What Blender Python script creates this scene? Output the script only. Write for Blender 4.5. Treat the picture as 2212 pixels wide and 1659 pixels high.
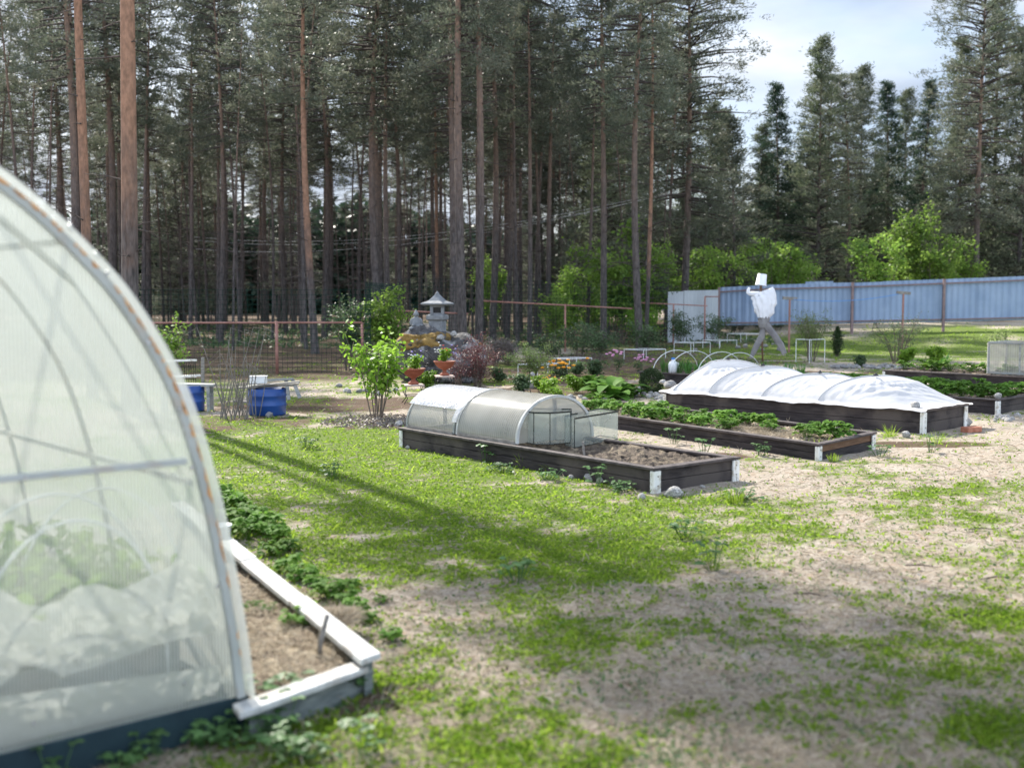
import bpy, math, random
import numpy as np
from mathutils import Vector, Matrix, noise as mnoise
R = math.radians
random.seed(7); RNG = np.random.default_rng(7)
for o in list(bpy.data.objects): bpy.data.objects.remove(o)
scn = bpy.context.scene
col = scn.collection
# ---------------------------------------------------------------- camera
F = 2550.0; CX, CY = 1106.0, 829.5; HOR = 640.0; EYE = 1.6
TH = math.atan((CY-HOR)/F); CT, ST = math.cos(TH), math.sin(TH)
cam = bpy.data.cameras.new('camera'); camo = bpy.data.objects.new('camera', cam); col.objects.link(camo)
camo.location = (0, 0, EYE); camo.rotation_euler = (math.pi/2-TH, 0, 0)
cam.sensor_width = 36; cam.lens = 36*F/2212; cam.clip_start = .05; cam.clip_end = 3000
cam.dof.use_dof = True; cam.dof.focus_distance = 13.5; cam.dof.aperture_fstop = 1.7
scn.camera = camo
# ---------------------------------------------------------------- sun and sky
SAZ, SEL = R(-30), R(39)
TOSUN = Vector((math.sin(SAZ)*math.cos(SEL), math.cos(SAZ)*math.cos(SEL), math.sin(SEL)))
sl = bpy.data.lights.new('sun', 'SUN'); sl.energy = 5.0; sl.angle = R(.6); sl.color = (1, .95, .86)
so = bpy.data.objects.new('sun', sl); so.rotation_euler = TOSUN.to_track_quat('Z', 'Y').to_euler(); col.objects.link(so)
w = bpy.data.worlds.new('World'); scn.world = w; w.use_nodes = True
nt = w.node_tree; N_ = nt.nodes; LK = nt.links
bg = N_['Background']; bg.inputs['Strength'].default_value = .10
sky = N_.new('ShaderNodeTexSky'); sky.sky_type = 'NISHITA'; sky.sun_disc = False
sky.sun_elevation = SEL; sky.sun_rotation = SAZ; sky.air_density = 1; sky.dust_density = 1.5
tc = N_.new('ShaderNodeTexCoord'); mp = N_.new('ShaderNodeMapping'); mp.inputs['Scale'].default_value = (1.6, 1.6, 5.0)
mp.inputs['Location'].default_value = (.3, .1, .45)
nz = N_.new('ShaderNodeTexNoise'); nz.inputs['Scale'].default_value = 1.7; nz.inputs['Detail'].default_value = 6; nz.inputs['Roughness'].default_value = .52
cr = N_.new('ShaderNodeValToRGB'); cr.color_ramp.elements[0].position = .38; cr.color_ramp.elements[1].position = .60
nz2 = N_.new('ShaderNodeTexNoise'); nz2.inputs['Scale'].default_value = 3.2; nz2.inputs['Detail'].default_value = 5
cr2 = N_.new('ShaderNodeValToRGB'); cr2.color_ramp.elements[0].position = .35; cr2.color_ramp.elements[0].color = (2.1, 2.5, 3.3, 1)
cr2.color_ramp.elements[1].position = .66; cr2.color_ramp.elements[1].color = (4.9, 5.1, 5.4, 1)
mx = N_.new('ShaderNodeMixRGB')
sk2 = N_.new('ShaderNodeMixRGB'); sk2.inputs[0].default_value = .45; sk2.inputs[2].default_value = (2.2, 3.0, 4.4, 1)
LK.new(sky.outputs[0], sk2.inputs[1])
LK.new(tc.outputs['Generated'], mp.inputs[0]); LK.new(mp.outputs[0], nz.inputs[0]); LK.new(mp.outputs[0], nz2.inputs[0])
LK.new(nz.outputs[0], cr.inputs[0]); LK.new(nz2.outputs[0], cr2.inputs[0])
LK.new(cr.outputs[0], mx.inputs[0]); LK.new(sk2.outputs[0], mx.inputs[1]); LK.new(cr2.outputs[0], mx.inputs[2]); # sky behind the camera is brightened as added fill for surfaces facing it
sxw = N_.new('ShaderNodeSeparateXYZ'); LK.new(tc.outputs['Generated'], sxw.inputs[0])
mrw = N_.new('ShaderNodeMapRange'); mrw.inputs[1].default_value = .25; mrw.inputs[2].default_value = -.5; mrw.inputs[3].default_value = 1; mrw.inputs[4].default_value = 2.3; LK.new(sxw.outputs[1], mrw.inputs[0])
vm = N_.new('ShaderNodeVectorMath'); vm.operation = 'SCALE'; LK.new(mx.outputs[0], vm.inputs[0]); LK.new(mrw.outputs[0], vm.inputs['Scale']); LK.new(vm.outputs[0], bg.inputs[0])
vs = scn.view_settings; vs.view_transform = 'Standard'; vs.look = 'None'; vs.gamma = 1; vs.use_curve_mapping = False; vs.exposure = 1.12

# ---------------------------------------------------------------- pixel -> place
def ray(x, y):
    u = (x-CX)/F; v = (CY-y)/F
    return Vector((u, CT+v*ST, -ST+v*CT))
def G(x, y, z=0.0):
    d = ray(x, y); t = (z-EYE)/d.z
    return Vector((d.x*t, d.y*t, z))
def AT(x, y, Y):
    d = ray(x, y); t = Y/d.y
    return Vector((d.x*t, Y, EYE+d.z*t))
def sm(a, b, x): 
    t = np.clip((x-a)/(b-a), 0, 1); return t*t*(3-2*t)
def vn(x, y, seed=0):
    x = np.asarray(x, float); y = np.asarray(y, float)
    xi = np.floor(x).astype(np.int64); yi = np.floor(y).astype(np.int64); fx = x-xi; fy = y-yi
    fx = fx*fx*(3-2*fx); fy = fy*fy*(3-2*fy)
    def h(a, b):
        n = (a*374761393+b*668265263+seed*1274126177) & 0xffffffff
        n = ((n ^ (n >> 13))*1274126177) & 0xffffffff
        return ((n ^ (n >> 16)) & 0xffff)/65535.0
    return (h(xi, yi)*(1-fx)+h(xi+1, yi)*fx)*(1-fy)+(h(xi, yi+1)*(1-fx)+h(xi+1, yi+1)*fx)*fy
def fbm(x, y, seed=0, o=4):
    a = 0; s = 0; k = 1.0
    for i in range(o):
        a = a+k*vn(x*2**i, y*2**i, seed+i); s += k; k *= .5
    return a/s
def gz(X, Y):   # ground height
    X = np.asarray(X, float); Y = np.asarray(Y, float)
    r = .42*sm(5, 19, X)*sm(30, 43, Y)
    f = .5*(fbm(X*.16, Y*.16, 3)-.5)*sm(34, 60, Y)
    n = .035*(fbm(X*.9, Y*.9, 5)-.5)+.02*(fbm(X*5, Y*5, 9)-.5)
    return r+f+n
def gzf(X, Y): return float(gz(X, Y))

# ---------------------------------------------------------------- objects, labels
def setp(o, label=None, cat=None, group=None, kind=None):
    if label: o['label'] = label
    if cat: o['category'] = cat
    if group: o['group'] = group
    if kind: o['kind'] = kind
    return o
def thing(name, label, cat, loc=(0, 0, 0), rz=0, group=None):
    o = bpy.data.objects.new(name, None); o.empty_display_size = .1; col.objects.link(o)
    o.location = loc; o.rotation_euler = (0, 0, rz)
    return setp(o, label, cat, group)
def winv(p):   # world -> local of a top-level thing (or of a part at its origin)
    while p.parent: p = p.parent
    return (Matrix.Translation(p.location) @ Matrix.Rotation(p.rotation_euler.z, 4, 'Z')).inverted()
def link(name, me, mat, parent=None):
    o = bpy.data.objects.new(name, me); col.objects.link(o)
    if mat: me.materials.append(mat)
    if parent: o.parent = parent
    return o
def copytree(o, loc=None, rz=None, scale=None, label=None, group=None):
    c = o.copy(); col.objects.link(c)
    for ch in o.children:
        d = ch.copy(); col.objects.link(d); d.parent = c
        for g in ch.children:
            e = g.copy(); col.objects.link(e); e.parent = d
    if loc is not None: c.location = loc
    if rz is not None: c.rotation_euler = (0, 0, rz)
    if scale is not None: c.scale = scale if hasattr(scale, '__len__') else (scale,)*3
    if label: c['label'] = label
    if group: c['group'] = group
    return c
_used = {}
def place(proto, loc, rz, scale=1.0, label=None, group=None):
    """first use moves the prototype itself, later uses copy it"""
    if not _used.get(proto.name):
        _used[proto.name] = 1; o = proto; o.location = loc; o.rotation_euler = (0, 0, rz)
        o.scale = scale if hasattr(scale, '__len__') else (scale,)*3
        if label: o['label'] = label
        if group: o['group'] = group
        return o
    return copytree(proto, loc, rz, scale, label, group)
def purge(protos):
    for p in protos:
        if not _used.get(p.name):
            for c in list(p.children):
                for g in list(c.children): bpy.data.objects.remove(g)
                bpy.data.objects.remove(c)
            bpy.data.objects.remove(p)
ORD = 'first second third fourth fifth sixth seventh eighth ninth tenth eleventh twelfth thirteenth fourteenth fifteenth sixteenth seventeenth eighteenth nineteenth twentieth'.split()
ORD += ['twenty-'+w_ for w_ in ORD[:9]]+['thirtieth']+['thirty-'+w_ for w_ in ORD[:9]]

class MB:
    def __init__(s): s.v = []; s.f = []; s.smooth = False
    def add(s, vs, fs):
        n = len(s.v); s.v += [Vector(p) for p in vs]; s.f += [tuple(i+n for i in f) for f in fs]; return s
    def hexa(s, p):   # 8 pts: bottom 4 (ccw), top 4
        return s.add(p, [(3, 2, 1, 0), (4, 5, 6, 7), (0, 1, 5, 4), (1, 2, 6, 5), (2, 3, 7, 6), (3, 0, 4, 7)])
    def box(s, c, sz, rz=0):
        x, y, z = [k/2 for k in sz]; c = Vector(c); M = Matrix.Rotation(rz, 3, 'Z')
        return s.hexa([c+M @ Vector(p) for p in [(-x, -y, -z), (x, -y, -z), (x, y, -z), (-x, y, -z), (-x, -y, z), (x, -y, z), (x, y, z), (-x, y, z)]])
    def beam(s, a, b, w, h, up=(0, 0, 1)):
        a = Vector(a); b = Vector(b); d = (b-a).normalized(); up = Vector(up)
        if abs(d.dot(up)) > .98: up = Vector((0, 1, 0))
        sd = d.cross(up).normalized()*w/2; u = sd.cross(d).normalized()*h/2
        return s.hexa([a-sd-u, a+sd-u, b+sd-u, b-sd-u, a-sd+u, a+sd+u, b+sd+u, b-sd+u])
    def tube(s, pts, r, n=6, cap=True):
        pts = [Vector(p) for p in pts]; m = len(pts); rs = r if hasattr(r, '__len__') else [r]*m
        ring0 = len(s.v); prev = None
        for i, p in enumerate(pts):
            d = (pts[min(i+1, m-1)]-pts[max(i-1, 0)]).normalized()
            if prev is None:
                up = Vector((0, 0, 1)) if abs(d.z) < .9 else Vector((1, 0, 0))
                a = d.cross(up).normalized()
            else: a = (prev-d*prev.dot(d)).normalized()
            prev = a; b = d.cross(a)
            for k in range(n):
                t = 2*math.pi*k/n; s.v.append(p+(a*math.cos(t)+b*math.sin(t))*rs[i])
        for i in range(m-1):
            for k in range(n):
                q = ring0+i*n; s.f.append((q+k, q+(k+1) % n, q+n+(k+1) % n, q+n+k))
        if cap:
            s.f.append(tuple(ring0+k for k in range(n))[::-1]); s.f.append(tuple(ring0+(m-1)*n+k for k in range(n)))
        return s
    def lathe(s, prof, c=(0, 0, 0), n=24, sq=None):
        c = Vector(c); r0 = len(s.v)
        for (r, z) in prof:
            for k in range(n):
                t = 2*math.pi*k/n; s.v.append(c+Vector((r*math.cos(t), r*math.sin(t), z)))
        for i in range(len(prof)-1):
            for k in range(n):
                q = r0+i*n; s.f.append((q+k, q+(k+1) % n, q+n+(k+1) % n, q+n+k))
        s.f.append(tuple(r0+k for k in range(n))[::-1]); s.f.append(tuple(r0+(len(prof)-1)*n+k for k in range(n)))
        return s
    def grid(s, rows, thick=0):
        """rows: list of lists of points; thick>0 gives the sheet a back side"""
        n = len(rows); m = len(rows[0]); q = len(s.v)
        for r in rows: s.v += [Vector(p) for p in r]
        for i in range(n-1):
            for j in range(m-1):
                a = q+i*m+j; s.f.append((a, a+1, a+m+1, a+m))
        return s
    def build(s, name, mat, parent=None, world=True, smooth=False, bevel=0, solid=0):
        me = bpy.data.meshes.new(name)
        vs = s.v
        if parent and world:
            M = winv(parent); vs = [M @ v for v in vs]
        me.from_pydata([tuple(v) for v in vs], [], s.f); me.update()
        if smooth or s.smooth: me.polygons.foreach_set('use_smooth', [True]*len(me.polygons))
        o = link(name, me, mat, parent)
        if solid: m_ = o.modifiers.new('solid', 'SOLIDIFY'); m_.thickness = solid; m_.offset = 0
        if bevel: m_ = o.modifiers.new('bevel', 'BEVEL'); m_.width = bevel; m_.segments = 2; m_.limit_method = 'ANGLE'
        return o

# vectorised leaves ---------------------------------------------------------
def nrm(a): return a/np.maximum(np.linalg.norm(a, axis=1, keepdims=True), 1e-9)
def rdir(n, zb=0.0, zs=1.0):
    d = RNG.normal(size=(n, 3)); d[:, 2] = d[:, 2]*zs+zb; return nrm(d)
PROF = {'oval': ([0, .25, .55, .85, 1], [.12, .8, 1, .62, .06]), 'blade': ([0, .5, 1], [.8, 1, .05]),
        'dia': ([0, .5, 1], [.05, 1, .05]), 'strap': ([0, .35, .7, 1], [.6, 1, .85, .08]), 'round': ([0, .2, .5, .8, 1], [.3, .9, 1, .85, .35])}
def leafs(C, D, L, W, droop=0., fold=0., prof='oval', side=None):
    """returns V,F for n leaf strips starting at C, heading D"""
    n = len(C); ts, ws = PROF[prof]; r = len(ts); C = np.asarray(C, float); D = nrm(np.asarray(D, float))
    L = np.broadcast_to(L, (n,)).astype(float); W = np.broadcast_to(W, (n,)).astype(float); droop = np.broadcast_to(droop, (n,))
    if side is None:
        S = RNG.normal(size=(n, 3)); S[:, 2] *= .35
    else: S = side
    S = nrm(S-D*np.sum(S*D, 1, keepdims=True)); Nn = np.cross(S, D)
    Nn *= np.sign(Nn[:, 2:3]+1e-9)
    cols = 3 if fold else 2; V = np.zeros((n, r, cols, 3))
    for i, (t, w_) in enumerate(zip(ts, ws)):
        p = C+D*(L*t)[:, None]; p = p.copy(); p[:, 2] -= droop*L*t*t
        if cols == 3:
            V[:, i, 0] = p-S*(W*w_/2)[:, None]+Nn*(fold*W*w_)[:, None]; V[:, i, 1] = p; V[:, i, 2] = p+S*(W*w_/2)[:, None]+Nn*(fold*W*w_)[:, None]
        else:
            V[:, i, 0] = p-S*(W*w_/2)[:, None]; V[:, i, 1] = p+S*(W*w_/2)[:, None]
    base = (np.arange(n)*r*cols)[:, None, None]; fs = []
    for i in range(r-1):
        for c in range(cols-1):
            a = i*cols+c; fs.append([a, a+1, a+cols+1, a+cols])
    Fa = (base+np.array(fs)[None]).reshape(-1, 4)
    return V.reshape(-1, 3), Fa
def dias(C, D, L, W, S=None):
    """one quad per leaf"""
    n = len(C); D = nrm(D)
    if S is None: S = RNG.normal(size=(n, 3))
    S = nrm(S-D*np.sum(S*D, 1, keepdims=True))
    L = np.broadcast_to(L, (n,))[:, None]; W = np.broadcast_to(W, (n,))[:, None]
    V = np.stack([C, C+D*L*.5+S*W*.5, C+D*L, C+D*L*.5-S*W*.5], 1).reshape(-1, 3)
    return V, np.arange(n*4).reshape(-1, 4)
def cat(*vf):
    Vs = []; Fs = []; k = 0
    for V, F_ in vf:
        Vs.append(V); Fs.append(F_+k); k += len(V)
    return np.concatenate(Vs), np.concatenate(Fs)
def npobj(name, VF, mat, parent=None, world=False, smooth=False):
    V, Fa = VF; V = np.asarray(V, float)
    if parent and world:
        M = np.array(winv(parent)); V = V @ M[:3, :3].T+M[:3, 3]
    me = bpy.data.meshes.new(name); me.vertices.add(len(V)); me.vertices.foreach_set('co', V.astype(np.float32).ravel())
    me.loops.add(Fa.size); me.loops.foreach_set('vertex_index', Fa.astype(np.int32).ravel())
    me.polygons.add(len(Fa)); me.polygons.foreach_set('loop_start', (np.arange(len(Fa))*4).astype(np.int32))
    me.update(calc_edges=True)
    if smooth: me.polygons.foreach_set('use_smooth', [True]*len(Fa))
    return link(name, me, mat, parent)

# ---------------------------------------------------------------- materials
def newmat(name):
    m = bpy.data.materials.new(name); m.use_nodes = True; t = m.node_tree; return m, t, t.nodes, t.links, t.nodes['Principled BSDF']
def mixcol(n, l, fac, a, b):
    x = n.new('ShaderNodeMixRGB')
    if hasattr(fac, 'is_linked'): l.new(fac, x.inputs[0])
    else: x.inputs[0].default_value = fac
    for i, c in ((1, a), (2, b)):
        if hasattr(c, 'is_linked'): l.new(c, x.inputs[i])
        else: x.inputs[i].default_value = (*c, 1)
    return x.outputs[0]
def noise(n, l, scale, detail=4, coord='Object', mapscale=None, rough=.55):
    t = n.new('ShaderNodeTexCoord'); z = n.new('ShaderNodeTexNoise'); z.inputs['Scale'].default_value = scale; z.inputs['Detail'].default_value = detail
    z.inputs['Roughness'].default_value = rough
    if mapscale:
        m = n.new('ShaderNodeMapping'); m.inputs['Scale'].default_value = mapscale; l.new(t.outputs[coord], m.inputs[0]); l.new(m.outputs[0], z.inputs[0])
    else: l.new(t.outputs[coord], z.inputs[0])
    return z.outputs[0]
def ramp(n, l, src, a, b):
    r = n.new('ShaderNodeMapRange'); r.inputs[1].default_value = a; r.inputs[2].default_value = b; r.clamp = True; l.new(src, r.inputs[0]); return r.outputs[0]
def pm(name, c1, c2, rough=.7, scale=8, a=.35, b=.65, bump=.3, bscale=40, mapscale=None, spec=.3, metal=0, third=None, ts=3, dist=.01):
    m, t, n, l, p = newmat(name)
    c = mixcol(n, l, ramp(n, l, noise(n, l, scale, 6, mapscale=mapscale), a, b), c1, c2)
    if third: c = mixcol(n, l, ramp(n, l, noise(n, l, ts, 5), .52, .62), c, third)
    l.new(c, p.inputs['Base Color']); p.inputs['Roughness'].default_value = rough; p.inputs['Specular IOR Level'].default_value = spec
    p.inputs['Metallic'].default_value = metal
    if bump:
        bn = n.new('ShaderNodeBump'); bn.inputs['Strength'].default_value = bump; bn.inputs['Distance'].default_value = dist
        l.new(noise(n, l, bscale, 5, mapscale=mapscale), bn.inputs['Height']); l.new(bn.outputs[0], p.inputs['Normal'])
    return m
def leafm(name, c1, c2, c3=None, trans=.45, rough=.5, spec=.25):
    m, t, n, l, p = newmat(name); out = n['Material Output']
    g = n.new('ShaderNodeNewGeometry')
    c = mixcol(n, l, g.outputs['Random Per Island'], c1, c2)
    oi = n.new('ShaderNodeObjectInfo')
    if c3: c = mixcol(n, l, ramp(n, l, noise(n, l, 1.3, 3), .45, .7), c, c3)
    hs = n.new('ShaderNodeHueSaturation'); l.new(c, hs.inputs['Color'])
    mr = n.new('ShaderNodeMapRange'); mr.inputs[3].default_value = .75; mr.inputs[4].default_value = 1.25; l.new(oi.outputs['Random'], mr.inputs[0]); l.new(mr.outputs[0], hs.inputs['Value'])
    l.new(hs.outputs[0], p.inputs['Base Color']); p.inputs['Roughness'].default_value = rough; p.inputs['Specular IOR Level'].default_value = spec
    tr = n.new('ShaderNodeBsdfTranslucent'); l.new(hs.outputs[0], tr.inputs[0]); ms = n.new('ShaderNodeMixShader'); ms.inputs[0].default_value = trans
    l.new(p.outputs[0], ms.inputs[1]); l.new(tr.outputs[0], ms.inputs[2]); l.new(ms.outputs[0], out.inputs[0])
    return m
def clearm(name, colr=(.8, .82, .8), clear=.5, rib=0, ribdir=0, rk=.2, rough=.25, trl=.5, dirt=.25):
    """sheet plastic or glass: part see-through, part milky, part gloss"""
    m, t, n, l, p = newmat(name); out = n['Material Output']
    p.inputs['Base Color'].default_value = (*colr, 1); p.inputs['Roughness'].default_value = rough; p.inputs['Specular IOR Level'].default_value = .6
    tp = n.new('ShaderNodeBsdfTransparent'); tp.inputs[0].default_value = (.97, .98, .97, 1)
    tr = n.new('ShaderNodeBsdfTranslucent'); tr.inputs[0].default_value = (*colr, 1)
    a = n.new('ShaderNodeMixShader'); a.inputs[0].default_value = trl; l.new(p.outputs[0], a.inputs[1]); l.new(tr.outputs[0], a.inputs[2])
    b = n.new('ShaderNodeMixShader'); l.new(a.outputs[0], b.inputs[1]); l.new(tp.outputs[0], b.inputs[2]); l.new(b.outputs[0], out.inputs[0])
    f = ramp(n, l, noise(n, l, 2.2, 5), .3, .7)
    mr = n.new('ShaderNodeMapRange'); mr.inputs[3].default_value = clear-dirt*.5; mr.inputs[4].default_value = clear+dirt*.5; l.new(f, mr.inputs[0]); fac = mr.outputs[0]
    if rib:
        tx = n.new('ShaderNodeTexCoord'); sx = n.new('ShaderNodeSeparateXYZ'); l.new(tx.outputs['Object'], sx.inputs[0])
        mm = n.new('ShaderNodeMath'); mm.operation = 'MULTIPLY'; mm.inputs[1].default_value = 2*math.pi/rib; l.new(sx.outputs[ribdir], mm.inputs[0])
        s_ = n.new('ShaderNodeMath'); s_.operation = 'SINE'; l.new(mm.outputs[0], s_.inputs[0])
        k = n.new('ShaderNodeMath'); k.operation = 'MULTIPLY_ADD'; k.inputs[1].default_value = rk; l.new(s_.outputs[0], k.inputs[0]); l.new(fac, k.inputs[2]); fac = k.outputs[0]
        bn = n.new('ShaderNodeBump'); bn.inputs['Strength'].default_value = .25; bn.inputs['Distance'].default_value = .002; l.new(s_.outputs[0], bn.inputs['Height']); l.new(bn.outputs[0], p.inputs['Normal'])
    l.new(fac, b.inputs[0])
    return m
M = {}
M['darkwood'] = pm('dark stained boards', (.020, .016, .017), (.055, .045, .044), .75, 5, bump=.5, bscale=30, mapscale=(1, 1, 9), third=(.085, .07, .062), ts=1.8)
M['cap'] = pm('dark cap boards', (.045, .036, .036), (.11, .09, .085), .65, 9, bump=.5, bscale=60)
M['brownwood'] = pm('brown board', (.12, .065, .035), (.19, .11, .065), .7, 7, bump=.4, mapscale=(1, 1, 8))
M['whitepaint'] = pm('flaking white paint', (.70, .69, .64), (.80, .79, .75), .6, 12, bump=.35, third=(.5, .46, .38), ts=14)
M['greywood'] = pm('weathered pale planks', (.20, .215, .205), (.36, .37, .35), .8, 6, bump=.5, bscale=35, mapscale=(1, 1, 6), third=(.32, .30, .27), ts=7)
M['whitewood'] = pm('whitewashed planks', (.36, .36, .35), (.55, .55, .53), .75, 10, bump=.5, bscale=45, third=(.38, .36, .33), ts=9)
M['planterside'] = pm('dark weathered plank', (.10, .12, .115), (.22, .24, .23), .85, 6, bump=.5, bscale=35, mapscale=(1, 1, 6))  # shade on the planter's side boards is painted into this darker colour
M['oldwood'] = pm('old grey wood', (.16, .145, .13), (.3, .28, .25), .85, 10, bump=.5, mapscale=(1, 1, 4))
M['soil'] = pm('garden soil', (.045, .034, .026), (.15, .115, .085), .95, 14, bump=1, bscale=60, third=(.24, .19, .13), ts=9, dist=.03)
M['soilstraw'] = pm('soil with straw mulch', (.055, .038, .028), (.30, .235, .165), .95, 16, bump=1, bscale=60, third=(.42, .35, .25), ts=6, dist=.03)
M['stone'] = pm('grey fieldstone', (.17, .16, .15), (.38, .365, .34), .85, 7, bump=.5, third=(.55, .54, .52), ts=5)
M['stone2'] = pm('darker stone', (.15, .145, .145), (.3, .29, .28), .85, 9, bump=.5)
M['boulder'] = pm('mottled boulder', (.035, .033, .033), (.12, .115, .115), .9, 6, bump=.9, bscale=22, third=(.30, .30, .30), ts=4.5, dist=.05)
M['moss'] = pm('dry moss', (.20, .12, .035), (.34, .22, .07), .95, 9, bump=1, bscale=50, third=(.1, .07, .03), ts=4, dist=.03)
M['concrete'] = pm('grey cast stone', (.15, .16, .17), (.23, .24, .25), .8, 12, bump=.3)
M['terracotta'] = pm('terracotta', (.22, .065, .036), (.30, .095, .055), .7, 8, bump=.15)
M['blackmetal'] = pm('black wrought iron', (.015, .015, .015), (.03, .028, .026), .5, 10, bump=.2)
M['rustmetal'] = pm('brown primer pipe', (.26, .12, .095), (.36, .19, .155), .65, 6, bump=.2)
M['brownpost'] = pm('brown fence post', (.19, .13, .13), (.27, .19, .18), .6, 5, bump=.15)
M['bluefence'] = pm('blue grey profiled sheet', (.22, .30, .44), (.29, .37, .51), .45, 1.2, bump=.05, spec=.5)
M['greyfence'] = pm('pale grey profiled sheet', (.34, .36, .38), (.42, .44, .46), .45, 1.2, bump=.05, spec=.5)
M['greenwire'] = pm('green coated wire', (.008, .03, .024), (.014, .045, .036), 1, 5, bump=0, spec=0)
M['whiteplastic'] = pm('white plastic', (.72, .73, .74), (.82, .83, .83), .4, 6, bump=.05, spec=.5)
M['shirt'] = pm('white cotton', (.72, .72, .74), (.82, .82, .83), .9, 4, bump=.5, bscale=7, dist=.02)
M['trousers'] = pm('grey cloth', (.17, .16, .16), (.27, .26, .25), .9, 5, bump=.5, bscale=9, dist=.02)
M['blueplastic'] = pm('blue plastic drum', (.010, .05, .21), (.016, .075, .29), .4, 5, bump=.1, spec=.5)
M['darkplastic'] = pm('dark clip plastic', (.03, .03, .035), (.05, .05, .055), .5, 5, bump=0)
M['blueline'] = pm('blue cord', (.05, .22, .6), (.08, .3, .7), .6, 5, bump=0)
M['cable'] = pm('grey cable', (.45, .45, .45), (.55, .55, .55), .6, 5, bump=0)
M['brick'] = pm('red brick', (.33, .12, .07), (.45, .2, .13), .85, 12, bump=.5)
M['bolt'] = pm('zinc bolt', (.4, .41, .42), (.55, .55, .56), .35, 8, bump=0, metal=.8)
M['orange'] = pm('orange petals', (.85, .30, .01), (.9, .42, .02), .6, 20, bump=0)
M['red'] = pm('red petals', (.6, .03, .02), (.75, .06, .03), .6, 20, bump=0)
M['violet'] = pm('violet petals', (.25, .18, .6), (.4, .32, .75), .6, 20, bump=0)
M['pink'] = pm('pink petals', (.6, .25, .45), (.7, .35, .55), .6, 20, bump=0)
M['paleflower'] = pm('white petals', (.75, .75, .75), (.8, .8, .8), .6, 20, bump=0)
M['galv'] = pm('greenhouse steel with rust', (.33, .35, .33), (.42, .44, .42), .6, 5, bump=.1, third=(.38, .36, .32), ts=7)
M['rust'] = pm('rust streak', (.45, .19, .05), (.62, .33, .13), .9, 30, bump=.4)
M['bluebase'] = pm('dark teal base board', (.008, .022, .030), (.014, .035, .043), .7, 5, bump=.3)
M['twig'] = pm('twig bark', (.09, .07, .055), (.17, .14, .11), .85, 20, bump=.3)
M['drytwig'] = pm('dry grey twigs', (.13, .12, .105), (.22, .20, .18), .9, 20, bump=.2)
M['hoop'] = pm('white hoop', (.68, .69, .68), (.78, .78, .77), .5, 8, bump=.05)
M['blackedge'] = pm('black silicone edge', (.012, .016, .015), (.025, .03, .028), .4, 8, bump=0)
M['slab'] = pm('pinkish slab', (.45, .34, .29), (.55, .44, .38), .8, 12, bump=.3)
# pine bark: dark grey-brown plates low, orange flakes high
for key_, bn_name, bz, hc_ in (('bark', 'pine bark', (5.5, 12.5), ((.14, .095, .07), (.25, .155, .105))), ('bark2', 'orange pine bark', (4.6, 7.0), ((.19, .105, .065), (.32, .175, .11)))):
    m, t, n, l, p = newmat(bn_name); tx = n.new('ShaderNodeTexCoord'); sx = n.new('ShaderNodeSeparateXYZ'); l.new(tx.outputs['Object'], sx.inputs[0])
    ad = n.new('ShaderNodeMath'); ad.operation = 'MULTIPLY_ADD'; ad.inputs[1].default_value = 5.; l.new(noise(n, l, 1.1, 3), ad.inputs[0]); l.new(sx.outputs[2], ad.inputs[2])
    fz = ramp(n, l, ad.outputs[0], *bz)
    lo = mixcol(n, l, ramp(n, l, noise(n, l, 14, 5, mapscale=(1, 1, .35)), .35, .65), (.038, .032, .030), (.115, .098, .092))
    hi = mixcol(n, l, ramp(n, l, noise(n, l, 9, 4), .35, .65), *hc_)
    l.new(mixcol(n, l, fz, lo, hi), p.inputs['Base Color']); p.inputs['Roughness'].default_value = .9
    bn = n.new('ShaderNodeBump'); bn.inputs['Strength'].default_value = .9; bn.inputs['Distance'].default_value = .03; l.new(noise(n, l, 16, 5, mapscale=(1, 1, .3)), bn.inputs['Height']); l.new(bn.outputs[0], p.inputs['Normal'])
    M[key_] = m
M['limb'] = pm('dark limb bark', (.05, .042, .038), (.11, .09, .08), .9, 12, bump=0, spec=.05)
M['needle'] = leafm('pine needles', (.08, .10, .07), (.14, .16, .11), (.19, .19, .14), .4)
M['needle2'] = leafm('young pine needles', (.10, .13, .075), (.16, .19, .11), (.21, .22, .15), .4)
M['spruce'] = leafm('spruce needles', (.03, .055, .035), (.06, .095, .055), None, .3)
M['birch'] = leafm('fresh green leaves', (.16, .28, .04), (.28, .40, .08), (.13, .23, .05), .55)
M['bush'] = leafm('bright bush leaves', (.12, .24, .02), (.24, .38, .05), (.08, .17, .02), .5)
M['lime'] = leafm('pale lime seedling leaves', (.24, .42, .05), (.36, .52, .09), None, .6)
M['bushdark'] = leafm('grey green bush leaves', (.07, .12, .05), (.13, .19, .09), (.05, .09, .04), .4)
M['yellowgreen'] = leafm('yellow green leaves', (.17, .24, .08), (.28, .34, .13), (.12, .19, .05), .45)
M['strawberry'] = leafm('strawberry leaves', (.08, .19, .03), (.17, .31, .05), (.24, .38, .06), .5, .65, .15)
M['hosta'] = leafm('hosta leaves', (.09, .2, .03), (.15, .29, .05), None, .4, .65, .1)
M['onion'] = leafm('onion blades', (.05, .15, .03), (.1, .24, .05), None, .4, .35, .4)
M['barberry'] = leafm('dark red leaves', (.09, .03, .035), (.19, .06, .06), (.12, .09, .08), .3)
M['heather'] = leafm('dry heather', (.11, .09, .085), (.25, .22, .21), (.08, .06, .055), .2)
M['box'] = leafm('boxwood leaves', (.035, .065, .025), (.07, .11, .04), None, .3)
M['grass'] = leafm('grass blades', (.16, .28, .02), (.33, .43, .06), (.24, .34, .04), .6)
M['clover'] = leafm('clover leaves', (.13, .26, .02), (.28, .39, .05), (.20, .31, .03), .6, .75, .08)
M['weed'] = leafm('weed leaves', (.07, .15, .05), (.13, .24, .08), None, .4)
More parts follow.
